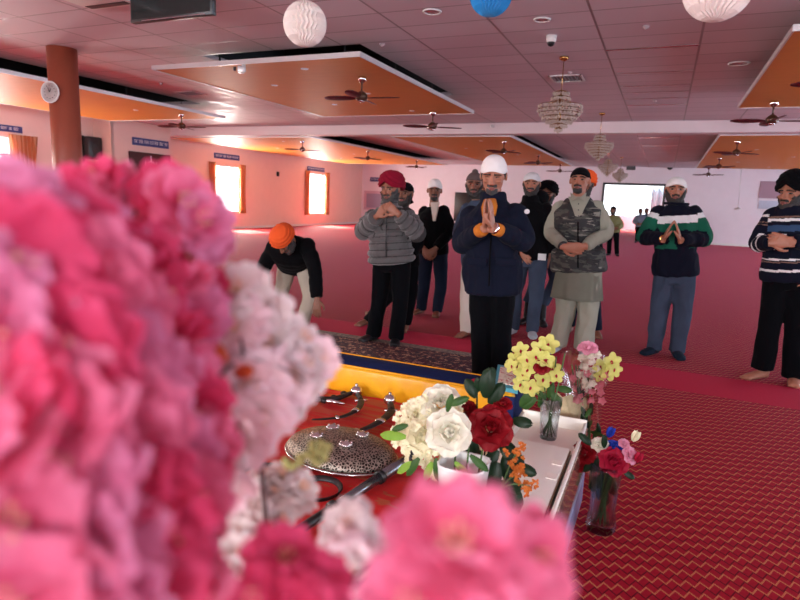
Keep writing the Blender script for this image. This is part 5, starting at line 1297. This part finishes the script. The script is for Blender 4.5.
# -- orchid vase standing in the open end of the white box
op = V((-.395, 2.735, .405 - .047)); oh = .20
r = thing('vase', op, 'clear glass vase of green stems standing in the open end of the white box', 'vase')
bm = BM(); lathe(bm, [(.001, 0), (.038, 0), (.040, .01), (.044, .1), (.052, oh), (.048, oh), (.040, .1), (.035, .015), (.001, .012)], n=32); part(r, 'vase_body', bm, M_gl)
r = thing('orchid_bouquet', op + V((0, 0, .015)), 'bouquet of lime yellow orchids with one dark red rose in the clear glass vase', 'bouquet')
def orchid(root, p, axis, R, seed):
    bm = BM(); rnd = random.Random(seed); B = Matrix.Translation(p) @ frame_to(axis).to_4x4() @ Matrix.Rotation(rnd.uniform(-.5, .5), 4, 'Z')
    for k in range(5): petal(bm, B @ Matrix.Rotation(PI / 2 + k * 2 * PI / 5, 4, 'Z') @ Matrix.Rotation(-.42, 4, 'Y'), R, R * .80, cup=.22, curl=-.2, ruf=.04, nu=6, nv=5, seed=k)
    fl = obj('orchid', bm, P_lime, root)
    bm = BM(); petal(bm, B @ Matrix.Rotation(-PI / 2, 4, 'Z') @ Matrix.Rotation(-.9, 4, 'Y'), R * .36, R * .26, cup=.6, curl=-.5, nu=5, nv=5); ball(bm, B @ V((0, 0, R * .16)), R * .10, seg=8); lp = obj('lip', bm, P_crim, fl); lp['label'] = 'dark red throat'
    return fl
OR = [(521, 351, 8), (515, 361, 8), (527, 360, 8), (540, 350, 9), (548, 345, 9.5), (536, 357, 8.5), (523, 373, 8.5), (521, 384, 7.5), (531, 387, 8), (543, 379, 8), (552, 369, 8), (546, 360, 7.5), (556, 375, 7), (538, 388, 7), (528, 370, 7), (512, 366, 6.5)]
for i, (x, y, rp) in enumerate(OR):
    Y_ = 2.72 + .05 * math.sin(i * 2.1); p = on_y(x, y, Y_); R0 = rp * (p - EYE).length / F * 1.15
    ax = (TO_CAM(p) + V(((x - 538) * .02, 0, (372 - y) * .02))).normalized(); orchid(r, rel(r, p), ax, R0, i)
p = on_y(542, 366, 2.66); part(r, 'rose', rose_bm(rel(r, p), TO_CAM(p), 8 * 2.8 / F * 1.1, 77), P_red)
rnd = random.Random(9)
for i in range(8):
    q = rel(r, on_y(520 + rnd.random() * 50, 350 + rnd.random() * 42, 2.74)); bm = BM(); a = 2 * PI * i / 8
    sweep(bm, smoothpath([V((math.cos(a) * .028, math.sin(a) * .028, 0)), V((-math.cos(a) * .02, -math.sin(a) * .02, .15)), q * .75, q], 4), [.0035] * 13, n=6); part(r, 'stem', bm, M_stem)
for i, (x, y, dx, dz, L) in enumerate(((545, 395, -.3, -.8, .07), (552, 392, .5, -.6, .08), (536, 398, -.9, -.8, .09), (556, 388, .8, .1, .07), (541, 392, .1, -.9, .06), (548, 398, .2, .8, .07), (532, 392, -.6, -.9, .10), (555, 398, .5, -.9, .06))):
    bm = BM(); leaf(bm, rel(r, on_y(x, y, 2.73)), (dx, -.2, dz), L, L * .5); part(r, 'leaf', bm, M_leaf)
# -- wrapped bouquet behind the box
wp = V((-.20, 3.04, 0))
r = thing('wrapped_bouquet', wp, 'tall cellophane wrapped bouquet of white and pink blossoms with a pink rose', 'bouquet')
M_cel = NT('cellophane'); _a = M_cel.n('ShaderNodeBsdfTransparent'); _g = M_cel.n('ShaderNodeBsdfGlossy'); _g.inputs['Roughness'].default_value = .12; _m = M_cel.n('ShaderNodeMixShader'); _m.inputs[0].default_value = .16
M_cel.l(_a.outputs[0], _m.inputs[1]); M_cel.l(_g.outputs[0], _m.inputs[2]); M_cel.l(_m.outputs[0], M_cel.out.inputs[0]); M_cel = M_cel.m
bm = BM(); g = []
ax0 = [V((0, 0, .05)), V((-.02, 0, .25)), V((-.07, -.02, .45)), V((-.09, -.03, .62)), V((-.08, -.03, .74))]; rr = [.035, .045, .085, .125, .12]
for q, R0 in zip(smoothpath(ax0, 4), lerps(rr, 17)): g.append([q + V((math.cos(a) * R0 * (1 + .12 * noise.noise(V((a * 2, q.z * 9, 0)))), math.sin(a) * R0 * .8 * (1 + .2 * noise.noise(V((a * 3, q.z * 14, 5)))), .01 * math.sin(a * 5))) for a in [2 * PI * i / 40 for i in range(40)]])
loft(bm, g, cap=False); part(r, 'cellophane_wrap', bm, M_cel)
M_net = plain('straw_paper', S(196, 178, 140), .7, vary=.3, scale=70, bump=.5)
bm = BM(); g = []
for j in range(10):
    w_ = j / 9; g.append([V((-.17 + .03 * w_, -.05, .20)) + V((math.cos(a) * (.03 + .08 * w_), .03 * math.sin(a), .02 + .27 * w_ + .012 * math.sin(a * 9))) for a in [PI * i / 16 for i in range(17)]])
loft(bm, g, closed=False); o = part(r, 'paper_wrap', bm, M_net); o['label'] = 'straw coloured wrapping paper'
P_sw = petalmat('white_bell_petal', S(234, 226, 206), S(244, 238, 226)); P_sp = petalmat('pink_bell_petal', S(214, 110, 126), S(232, 156, 164))
rnd = random.Random(4)
for i in range(70):
    if i < 44: x = 588 + rnd.gauss(0, 6.5); y = 352 + rnd.random() * 36; m = P_sw
    else: x = rnd.choice([583, 590, 576, 602]) + rnd.gauss(0, 3); y = 372 + rnd.random() * 30; m = P_sp
    p = rel(r, on_y(x, y, 2.98 + rnd.uniform(-.04, .05))); bm = BM(); d = V((rnd.uniform(-1, 1), -1, rnd.uniform(-.6, .4)))
    B = Matrix.Translation(p) @ frame_to(d).to_4x4()
    for k in range(5): petal(bm, B @ Matrix.Rotation(k * 2 * PI / 5, 4, 'Z') @ Matrix.Rotation(-.9, 4, 'Y'), .026, .024, cup=.4, curl=-.3, nu=4, nv=4)
    part(r, 'bell_flower', bm, m)
p = on_y(588, 347, 2.96); part(r, 'rose', rose_bm(rel(r, p), V((0, -.5, 1)), 9 * 3.1 / F * 1.1, 91), P_pinkr)
for i in range(16):
    x = 588 + rnd.gauss(0, 7); y = 385 + rnd.random() * 55; bm = BM(); leaf(bm, rel(r, on_y(x, y, 2.98)), (rnd.uniform(-.6, .6), -.3, rnd.uniform(-.2, 1)), .07, .022); part(r, 'leaf', bm, M_dleaf if i % 2 else M_leaf)
for (x, y, rp) in ((600, 366, 8), (611, 361, 8.5), (608, 371, 8.5), (599, 375, 6), (614, 369, 7)):
    p = on_y(x, y, 2.97); orchid(r, rel(r, p), (TO_CAM(p) + V((.5, 0, -.2))).normalized(), rp * 3.1 / F * 1.1, int(x))
for i in range(6):
    bm = BM(); sweep(bm, smoothpath([V((.01 * math.cos(i), .01 * math.sin(i), .01)), V((-.02, 0, .2)), V((-.07 + .03 * math.cos(i), -.02, .45)), V((-.09 + .06 * math.cos(i), -.03, .66))], 4), [.0035] * 13, n=6); part(r, 'stem', bm, M_stem)
# -- crystal vase on the carpet
cp = V((-.117, 2.66, 0)); chh = .325
r = thing('vase', cp, 'tall cut crystal vase standing on the red carpet at right of the white box', 'vase')
bm = BM(); n = 60; rings = []
for z, R0, tw in ((0, .052, 0), (.006, .060, 0), (.03, .064, .1), (.10, .054, .3), (.2, .056, .5), (.29, .066, .7), (chh, .072, .75), (chh, .066, .75), (.29, .060, .7), (.2, .050, .5), (.10, .047, .3), (.045, .050, .1), (.03, .001, .1)):
    rings.append([V((math.cos(2 * PI * i / n + tw * .3) * R0 * (1 + .045 * abs(math.cos(i * PI * 10 / n))), math.sin(2 * PI * i / n + tw * .3) * R0 * (1 + .045 * abs(math.cos(i * PI * 10 / n))), z)) for i in range(n)])
loft(bm, rings); part(r, 'vase_body', bm, M_gl)
r = thing('rose_bouquet', cp + V((0, 0, .035)), 'bouquet of dark red, blue and pink roses in the crystal vase on the carpet', 'bouquet')
for i, (x, y, rp, dy, m, ax) in enumerate(((614, 461, 13, -.03, P_crim, (.3, 0, .5)), (583, 452, 12, 0, P_red, (-.5, 0, .4)), (613, 448, 10, .03, P_blue, (0, .2, 1)), (631, 455, 8, .0, P_pinkr, (1, 0, .6)), (577, 464, 8, .0, P_red, (-.8, 0, 0)), (624, 443, 5, .03, P_pinkr, (.2, 0, 1)), (600, 444, 8, .02, P_white, (0, 0, 1)))):
    p = on_y(x, y, cp.y + dy); part(r, 'rose', rose_bm(rel(r, p), (TO_CAM(p) + V(ax)).normalized(), rp * 2.75 / F * 1.12, 50 + i), m)
for (x, y, m) in ((633, 441, P_cream), (608, 437, P_blue), (636, 462, P_crim)):
    p = rel(r, on_y(x, y, cp.y)); bm = BM(); B = Matrix.Translation(p) @ frame_to(V((.3, -.2, 1))).to_4x4()
    for k in range(4): petal(bm, B @ Matrix.Rotation(k * PI / 2, 4, 'Z') @ Matrix.Rotation(-1.35, 4, 'Y') , .05, .034, cup=.7, curl=.15, nu=6, nv=5)
    part(r, 'bud', bm, m)
for i, (x, y, dx, dz, L) in enumerate(((600, 458, -.2, -.6, .08), (605, 470, .2, -1, .10), (596, 462, -.6, -.5, .08), (598, 475, -.2, -1, .09), (610, 474, .3, -1, .1), (622, 470, .8, -.3, .06), (591, 445, -.5, .5, .07), (604, 448, 0, .6, .06), (602, 480, 0, -1, .1), (606, 490, .1, -1, .08))):
    bm = BM(); leaf(bm, rel(r, on_y(x, y, cp.y)), (dx, -.2, dz), L, L * .45); part(r, 'leaf', bm, M_dleaf)
for i in range(7):
    a = i * .9; bm = BM(); sweep(bm, smoothpath([V((.024 * math.cos(a), .024 * math.sin(a), 0)), V((.012 * math.cos(a + 2), .012 * math.sin(a + 2), .15)), V((.045 * math.cos(a + 3), .03 * math.sin(a + 3), .31))], 4), [.004] * 9, n=6); part(r, 'stem', bm, M_stem)
# ================================================================== BLOSSOM BRANCHES NEAR THE CAMERA
def bl_mat(name, c_in, c_out, R0=.03, trans=.42):
    t = NT(name); p = t.coord(); nz = t.noise(p, 45, 3)
    ln = t.n('ShaderNodeVectorMath', operation='LENGTH'); t.l(p, ln.inputs[0]); f = t.math('DIVIDE', ln.outputs['Value'], R0)
    col = t.mix(t.math('MULTIPLY', t.math('ADD', f, t.math('SUBTRACT', nz, .5)), .9), c_in, c_out); col.node.clamp_factor = True
    b = t.n('ShaderNodeBsdfPrincipled'); t.l(col, b.inputs['Base Color']); b.inputs['Roughness'].default_value = .6; b.inputs['Specular IOR Level'].default_value = .2
    tr = t.n('ShaderNodeBsdfTranslucent'); t.l(col, tr.inputs[0]); mx = t.n('ShaderNodeMixShader'); mx.inputs[0].default_value = trans
    t.l(b.outputs[0], mx.inputs[1]); t.l(tr.outputs[0], mx.inputs[2]); t.l(mx.outputs[0], t.out.inputs[0]); return t.m
B_pink = [bl_mat('pink_silk_petal', S(220, 62, 112), S(244, 146, 182)), bl_mat('deep_pink_silk_petal', S(204, 30, 82), S(234, 92, 138)), bl_mat('mauve_pink_silk_petal', S(214, 72, 122), S(232, 156, 194))]
B_pale = [bl_mat('pale_pink_silk_petal', S(246, 222, 220), S(248, 222, 230)), bl_mat('white_silk_petal', S(232, 214, 208), S(238, 226, 228))]
M_cent = plain('yellow_green_centre', S(186, 160, 96), .6); M_stam = plain('stamen', S(232, 180, 150), .5); M_twig = plain('dark_brown_twig', S(62, 32, 30), .7, vary=.3, scale=60, bump=.4)
M_bud = plain('olive_bud', S(150, 146, 84), .6, vary=.25)
def blossom_mesh(seed, R, m, lay=2):
    rnd = random.Random(seed); bm = BM()
    for l in range(lay):
        n = 5; el = (.12, .50, .95)[l] if lay > 1 else .35; LL = (1.0, .86, .60)[l] * R
        for k in range(n):
            a = 2 * PI * (k + .5 * l) / n + rnd.uniform(-.15, .15)
            mt = Matrix.Rotation(a, 4, 'Z') @ Matrix.Translation(V((.05 * R, 0, .04 * R * l))) @ Matrix.Rotation(-el + rnd.uniform(-.2, .2), 4, 'Y') @ Matrix.Rotation(rnd.uniform(-.25, .25), 4, 'X')
            petal(bm, mt, LL, LL * 1.22, cup=.16, curl=-.16, ruf=.06, nu=9, nv=11, notch=.7, seed=rnd.random() * 6)
    return bm
protoP = []
def make_proto(seed, R, mat, lay=2):
    bm = blossom_mesh(seed, R, mat, lay); me = bpy.data.meshes.new('blossom'); bm.to_mesh(me); bm.free(); me.materials.append(mat); me.polygons.foreach_set('use_smooth', [True] * len(me.polygons))
    b2 = BM(); ball(b2, (0, 0, .08 * R), R * .07, seg=8); c = bpy.data.meshes.new('centre'); b2.to_mesh(c); b2.free(); c.materials.append(M_cent)
    b3 = BM(); rnd = random.Random(seed)
    for k in range(6):
        a = k * 1.05; d = V((math.cos(a) * .5, math.sin(a) * .5, 1)).normalized(); sweep(b3, [d * .08 * R, d * R * .42], [.0005, .0004], n=4); ball(b3, d * R * .43, .0013, seg=6)
    s = bpy.data.meshes.new('stamens'); b3.to_mesh(s); b3.free(); s.materials.append(M_stam)
    return (me, c, s, R)
PP = [make_proto(i, .030, B_pink[i % 3]) for i in range(6)]; PW = [make_proto(20 + i, .027, B_pale[i % 2]) for i in range(4)]; PS = [make_proto(40 + i, .018, B_pale[1], 2) for i in range(3)]
def add_blossom(root, proto, p, axis, scale, spin):
    me, c, s, R = proto; o = bpy.data.objects.new('blossom', me); link(o, root)
    o.matrix_local = Matrix.Translation(p - root.location) @ frame_to(axis).to_4x4() @ Matrix.Rotation(spin, 4, 'Z') @ Matrix.Scale(scale, 4)
    for nm, m_ in (('centre', c), ('stamens', s)):
        q = bpy.data.objects.new(nm, m_); link(q, o)
        if nm == 'stamens': q['kind'] = 'stuff'
def branch(label, base, tip_px, blossoms, protos, group, twigs=True, spread=1.0, seed=0):
    """blossoms: (px, py, radius_px, distance)"""
    rnd = random.Random(seed); r = thing('blossom_branch', base, label, 'blossom branch', group)
    pts = [at_d(x, y, d) for x, y, _, d in blossoms]; cen = sum(pts, V()) / len(pts)
    top = at_d(*tip_px); back = (cen - EYE).normalized() * .055
    main = smoothpath([base, base.lerp(cen, .55) + V((0, .03, .02)), cen + back, top], 8)
    bm = BM(); sweep(bm, [p - base for p in main], lerps([.0028, .0024, .0020, .0014], len(main)), n=8); obj('branch_stem', bm, M_twig, r)
    for i, ((x, y, rp, d), p) in enumerate(zip(blossoms, pts)):
        pr_ = protos[(i * 5 + seed) % len(protos)]; R = rp * d / F * 1.12
        out = (p - cen); out = out.normalized() if out.length > 1e-4 else V((0, 0, 1))
        ax = (TO_CAM(p) * 1.0 + out * .8 * spread + V((rnd.uniform(-.5, .5), rnd.uniform(-.3, .3), rnd.uniform(-.5, .5)))).normalized()
        add_blossom(r, pr_, p, ax, R / pr_[3], rnd.random() * 6)
        q = min(main, key=lambda m_: (m_ - p).length); b = BM(); e = p - ax * .004
        sweep(b, smoothpath([q - base, q.lerp(e, .5) - base - ax * .012, e - base], 4), lerps([.0016, .0012, .0009], 9), n=5); obj('twig', b, M_twig, r)
    return r
rnd = random.Random(21)
pot = V((-.30, .22, .62))
def fill(x0, x1, y0, y1, step, rp, d0, d1, inside=lambda x, y: True):
    out = []; j = 0; y = y0
    while y <= y1:
        x = x0 + (step * .5 if j % 2 else 0)
        while x <= x1:
            X_ = x + rnd.uniform(-.25, .25) * step; Y_ = y + rnd.uniform(-.25, .25) * step
            if inside(X_, Y_): out.append((X_, Y_, rp * rnd.uniform(.85, 1.12), rnd.uniform(d0, d1)))
            x += step
        y += step * .82; j += 1
    return out
GP = 'pink blossom branches in the left foreground'; GW = 'pale blossom branches in the foreground'
branch('highest pink blossom branch, in front of the brown door and sign', pot + V((.02, .10, 0)), (175, 178, .50), [(97, 182, 24, .47), (114, 184, 21, .49), (128, 214, 20, .5), (164, 194, 28, .46), (180, 205, 33, .45), (200, 222, 30, .45), (190, 243, 32, .46), (155, 222, 30, .48), (212, 243, 22, .46), (165, 250, 28, .48), (88, 205, 26, .46), (108, 202, 22, .47), (70, 190, 20, .46)], PP, GP, seed=1)
branch('large pink blossom branch along the photo\'s left edge, upper half', pot + V((-.03, 0, 0)), (20, 180, .34), [(10, 224, 50, .34), (60, 226, 48, .35), (-30, 230, 48, .34), (105, 246, 42, .37), (20, 270, 60, .31), (75, 280, 56, .33), (-30, 300, 56, .31), (130, 262, 40, .39), (45, 206, 32, .38), (84, 238, 38, .38), (150, 292, 42, .38), (112, 315, 50, .35), (-5, 330, 55, .30)], PP, GP, seed=2)
branch('deep pink blossom branch at left, middle height', pot + V((-.01, .03, 0)), (180, 330, .42), [(175, 285, 36, .43), (192, 318, 34, .43), (165, 340, 42, .40), (185, 372, 36, .41), (150, 390, 46, .37), (185, 410, 40, .38), (195, 450, 38, .38), (110, 370, 56, .33), (60, 350, 60, .30), (120, 430, 56, .32), (160, 460, 48, .35), (200, 290, 26, .46), (50, 420, 62, .29), (190, 340, 30, .44)], PP, GP, seed=3)
branch('dark pink blossom branch filling the lower left corner', pot + V((-.04, -.02, 0)), (60, 480, .30), [(0, 400, 60, .29), (-20, 460, 60, .28), (60, 480, 62, .29), (120, 500, 58, .31), (10, 530, 62, .28), (80, 560, 62, .29), (150, 540, 56, .31), (185, 505, 44, .34), (188, 560, 36, .33), (140, 600, 56, .31), (20, 600, 60, .28), (90, 620, 56, .29), (194, 480, 28, .37), (196, 602, 36, .33)], PP, GP, seed=4)
branch('single pink blossoms in the bottom centre, in front of the white vase', pot + V((.10, -.02, 0)), (500, 580, .27), [(456, 548, 62, .25), (532, 553, 38, .27), (505, 605, 48, .26), (415, 602, 50, .25), (470, 620, 54, .25), (545, 590, 26, .28)], [PP[0], PP[3]], GP, seed=5, spread=.3)
branch('crimson pink blossoms low in front of the white flowers', pot + V((.04, .0, 0)), (300, 580, .32), [(282, 562, 34, .33), (262, 600, 32, .32), (316, 592, 32, .33), (285, 610, 34, .32), (300, 622, 40, .32)], [PP[1], PP[4]], GP, seed=6, spread=.4)
w1 = branch('pale pink blossom branch in front of the bending man', pot + V((.03, .12, 0)), (310, 350, .47), [(238, 292, 30, .47), (215, 305, 27, .48), (262, 318, 30, .47), (235, 330, 34, .46), (298, 342, 28, .48), (318, 358, 22, .49), (268, 350, 32, .47), (284, 378, 30, .46), (306, 386, 20, .48), (250, 385, 36, .45), (225, 365, 30, .46), (262, 412, 30, .45), (288, 404, 20, .47), (235, 425, 34, .45), (215, 455, 34, .45), (246, 442, 26, .46), (210, 400, 28, .45), (222, 485, 30, .45), (300, 365, 26, .47)], PW, GW, seed=7)
w2 = branch('white blossom spray hanging in front of the red cloth', pot + V((.06, .16, 0)), (312, 450, .58), [(262, 480, 19, .6), (283, 478, 19, .6), (300, 488, 18, .6), (275, 498, 20, .59), (295, 503, 18, .6), (252, 500, 18, .59), (258, 520, 20, .58), (278, 520, 18, .59), (240, 530, 20, .57), (262, 545, 19, .57), (240, 555, 20, .56), (228, 575, 18, .55), (250, 575, 17, .56), (268, 560, 15, .57), (245, 592, 18, .55), (296, 488, 16, .61)], PS, GW, seed=8)
w3 = branch('white blossoms beside the twigs at the bottom centre', pot + V((.09, .10, 0)), (390, 540, .44), [(350, 528, 26, .45), (338, 548, 24, .45), (365, 545, 26, .45), (352, 565, 26, .44), (378, 560, 24, .45), (392, 548, 18, .46), (340, 575, 22, .44), (395, 570, 20, .45)], PW, GW, seed=9)
# buds, loose twigs and a rust coloured leaf
for i, (x, y) in enumerate(((312, 446), (318, 452), (308, 455), (322, 444), (300, 460), (328, 448), (293, 466), (316, 462), (287, 463), (325, 456))):
    b = BM(); ball(b, at_d(x, y, .56) - w2.location, (.0042, .0042, .0065), seg=8, rot=Matrix.Rotation(i * .7, 3, 'Y')); o = obj('bud', b, M_bud, w2)
def twig(root, pts, r0, name='twig'):
    P_ = smoothpath([at_d(*q) - root.location for q in pts], 5); b = BM(); sweep(b, P_, lerps([r0, r0 * .6], len(P_)), n=8); obj(name, b, M_twig, root)
twig(w1, [(196, 392, .42), (222, 373, .43), (244, 356, .44), (252, 350, .44)], .0016); twig(w1, [(244, 356, .44), (242, 345, .44), (240, 338, .44)], .0012); twig(w1, [(244, 356, .44), (262, 362, .44), (290, 372, .44), (305, 382, .44)], .0010)
twig(w3, [(330, 600, .36), (352, 585, .37), (378, 573, .38), (397, 569, .38)], .0022); twig(w3, [(345, 590, .37), (360, 570, .38), (380, 555, .40)], .0014); twig(w3, [(370, 578, .38), (376, 590, .38), (380, 605, .38)], .0014)
twig(w2, [(215, 620, .5), (224, 590, .52), (236, 565, .55)], .0018)
for (x, y, dx, dz) in ((234, 372, .9, .3), (226, 362, -.6, .8)):
    b = BM(); leaf(b, at_d(x, y, .43) - w1.location, (dx, -.3, dz), .016, .010); o = obj('leaf', b, plain('rust_leaf', S(190, 86, 40), .6, vary=.2), w1); o['label'] = 'small rust coloured leaf'
# tall vase below the frame holding the branches
r = thing('flower_vase', V((-.27, .25, 0)), 'tall white floor vase holding the foreground blossom branches', 'vase')
bm = BM(); lathe(bm, [(.10, 0), (.13, .05), (.14, .25), (.10, .5), (.07, .60), (.085, .66), (.075, .66), (.06, .60), (.08, .5)], n=32); obj('vase_body', bm, M_white, r)
# ================================================================== LIGHT
w = bpy.data.worlds.new('world'); SC.world = w; w.use_nodes = True; nt = w.node_tree; nt.nodes.clear()
sky = nt.nodes.new('ShaderNodeTexSky'); sky.sky_type = 'NISHITA'; sky.sun_disc = False; sky.sun_elevation = math.radians(38); sky.sun_rotation = math.radians(-70); sky.air_density = 1.5; sky.dust_density = 4
bg = nt.nodes.new('ShaderNodeBackground'); bg.inputs[1].default_value = .9
mixn = nt.nodes.new('ShaderNodeMix'); mixn.data_type = 'RGBA'; mixn.inputs[0].default_value = .75; mixn.inputs[7].default_value = (3.2, 3.5, 3.9, 1)
out = nt.nodes.new('ShaderNodeOutputWorld')
nt.links.new(sky.outputs[0], mixn.inputs[6]); nt.links.new(mixn.outputs[2], bg.inputs[0]); nt.links.new(bg.outputs[0], out.inputs[0])
def area(name, loc, direction, sx, sy, power, col=(1, 1, 1), spread=180):
    d = bpy.data.lights.new(name, 'AREA'); d.shape = 'RECTANGLE'; d.size = sx; d.size_y = sy; d.energy = power; d.color = col; d.spread = math.radians(spread)
    o = bpy.data.objects.new(name, d); link(o); o.location = loc
    o.rotation_euler = V(direction).to_track_quat('-Z', 'Y').to_euler()
    return o
# daylight entering each side window opening
for (a, b, z0, z1) in (wn1, wn2): area('window_daylight', (XL - .25, (a + b) / 2, (z0 + z1) / 2), (1, 0, -.25), b - a, z1 - z0, 520, (1.0, .93, .86))
area('window_daylight', (-15.25, 8.8, 1.7), (1, 0, -.2), 1.5, 1.6, 330, (1, .93, .86))
area('window_daylight', (-15.25, 3.3, 1.7), (1, 0, -.2), 1.5, 1.6, 300, (1, .93, .86))

for (a, b, z0, z1) in rwin: area('window_daylight', (XR + .25, (a + b) / 2, (z0 + z1) / 2), (-1, 0, -.15), b - a, z1 - z0, 300 if b > 12 else 120, (.66, .82, 1.0))
for x in (-8, -3.5, 2): area('window_daylight', (x, YF - .25, 1.75), (0, 1, -.1), 2, 1.9, 260, (.95, .96, 1.0))  # added fill lamps behind the unseen front openings
sd = bpy.data.lights.new('sun', 'SUN'); sd.energy = 55; sd.color = (1, .93, .82); sd.angle = math.radians(.6)
so = bpy.data.objects.new('sun', sd); link(so); so.rotation_euler = V((1, -.35, -1.05)).to_track_quat('-Z', 'Y').to_euler()
SC.view_settings.view_transform = 'Standard'; SC.view_settings.look = 'None'; SC.view_settings.gamma = 1; SC.view_settings.use_curve_mapping = False
SC.view_settings.exposure = 0.12
cy = SC.cycles
cy.use_denoising = True; cy.denoiser = 'OPENIMAGEDENOISE'; cy.max_bounces = 7; cy.diffuse_bounces = 5; cy.glossy_bounces = 3; cy.transmission_bounces = 6; cy.transparent_max_bounces = 10
cy.sample_clamp_indirect = 6; cy.caustics_reflective = False; cy.caustics_refractive = False; cy.use_light_tree = True
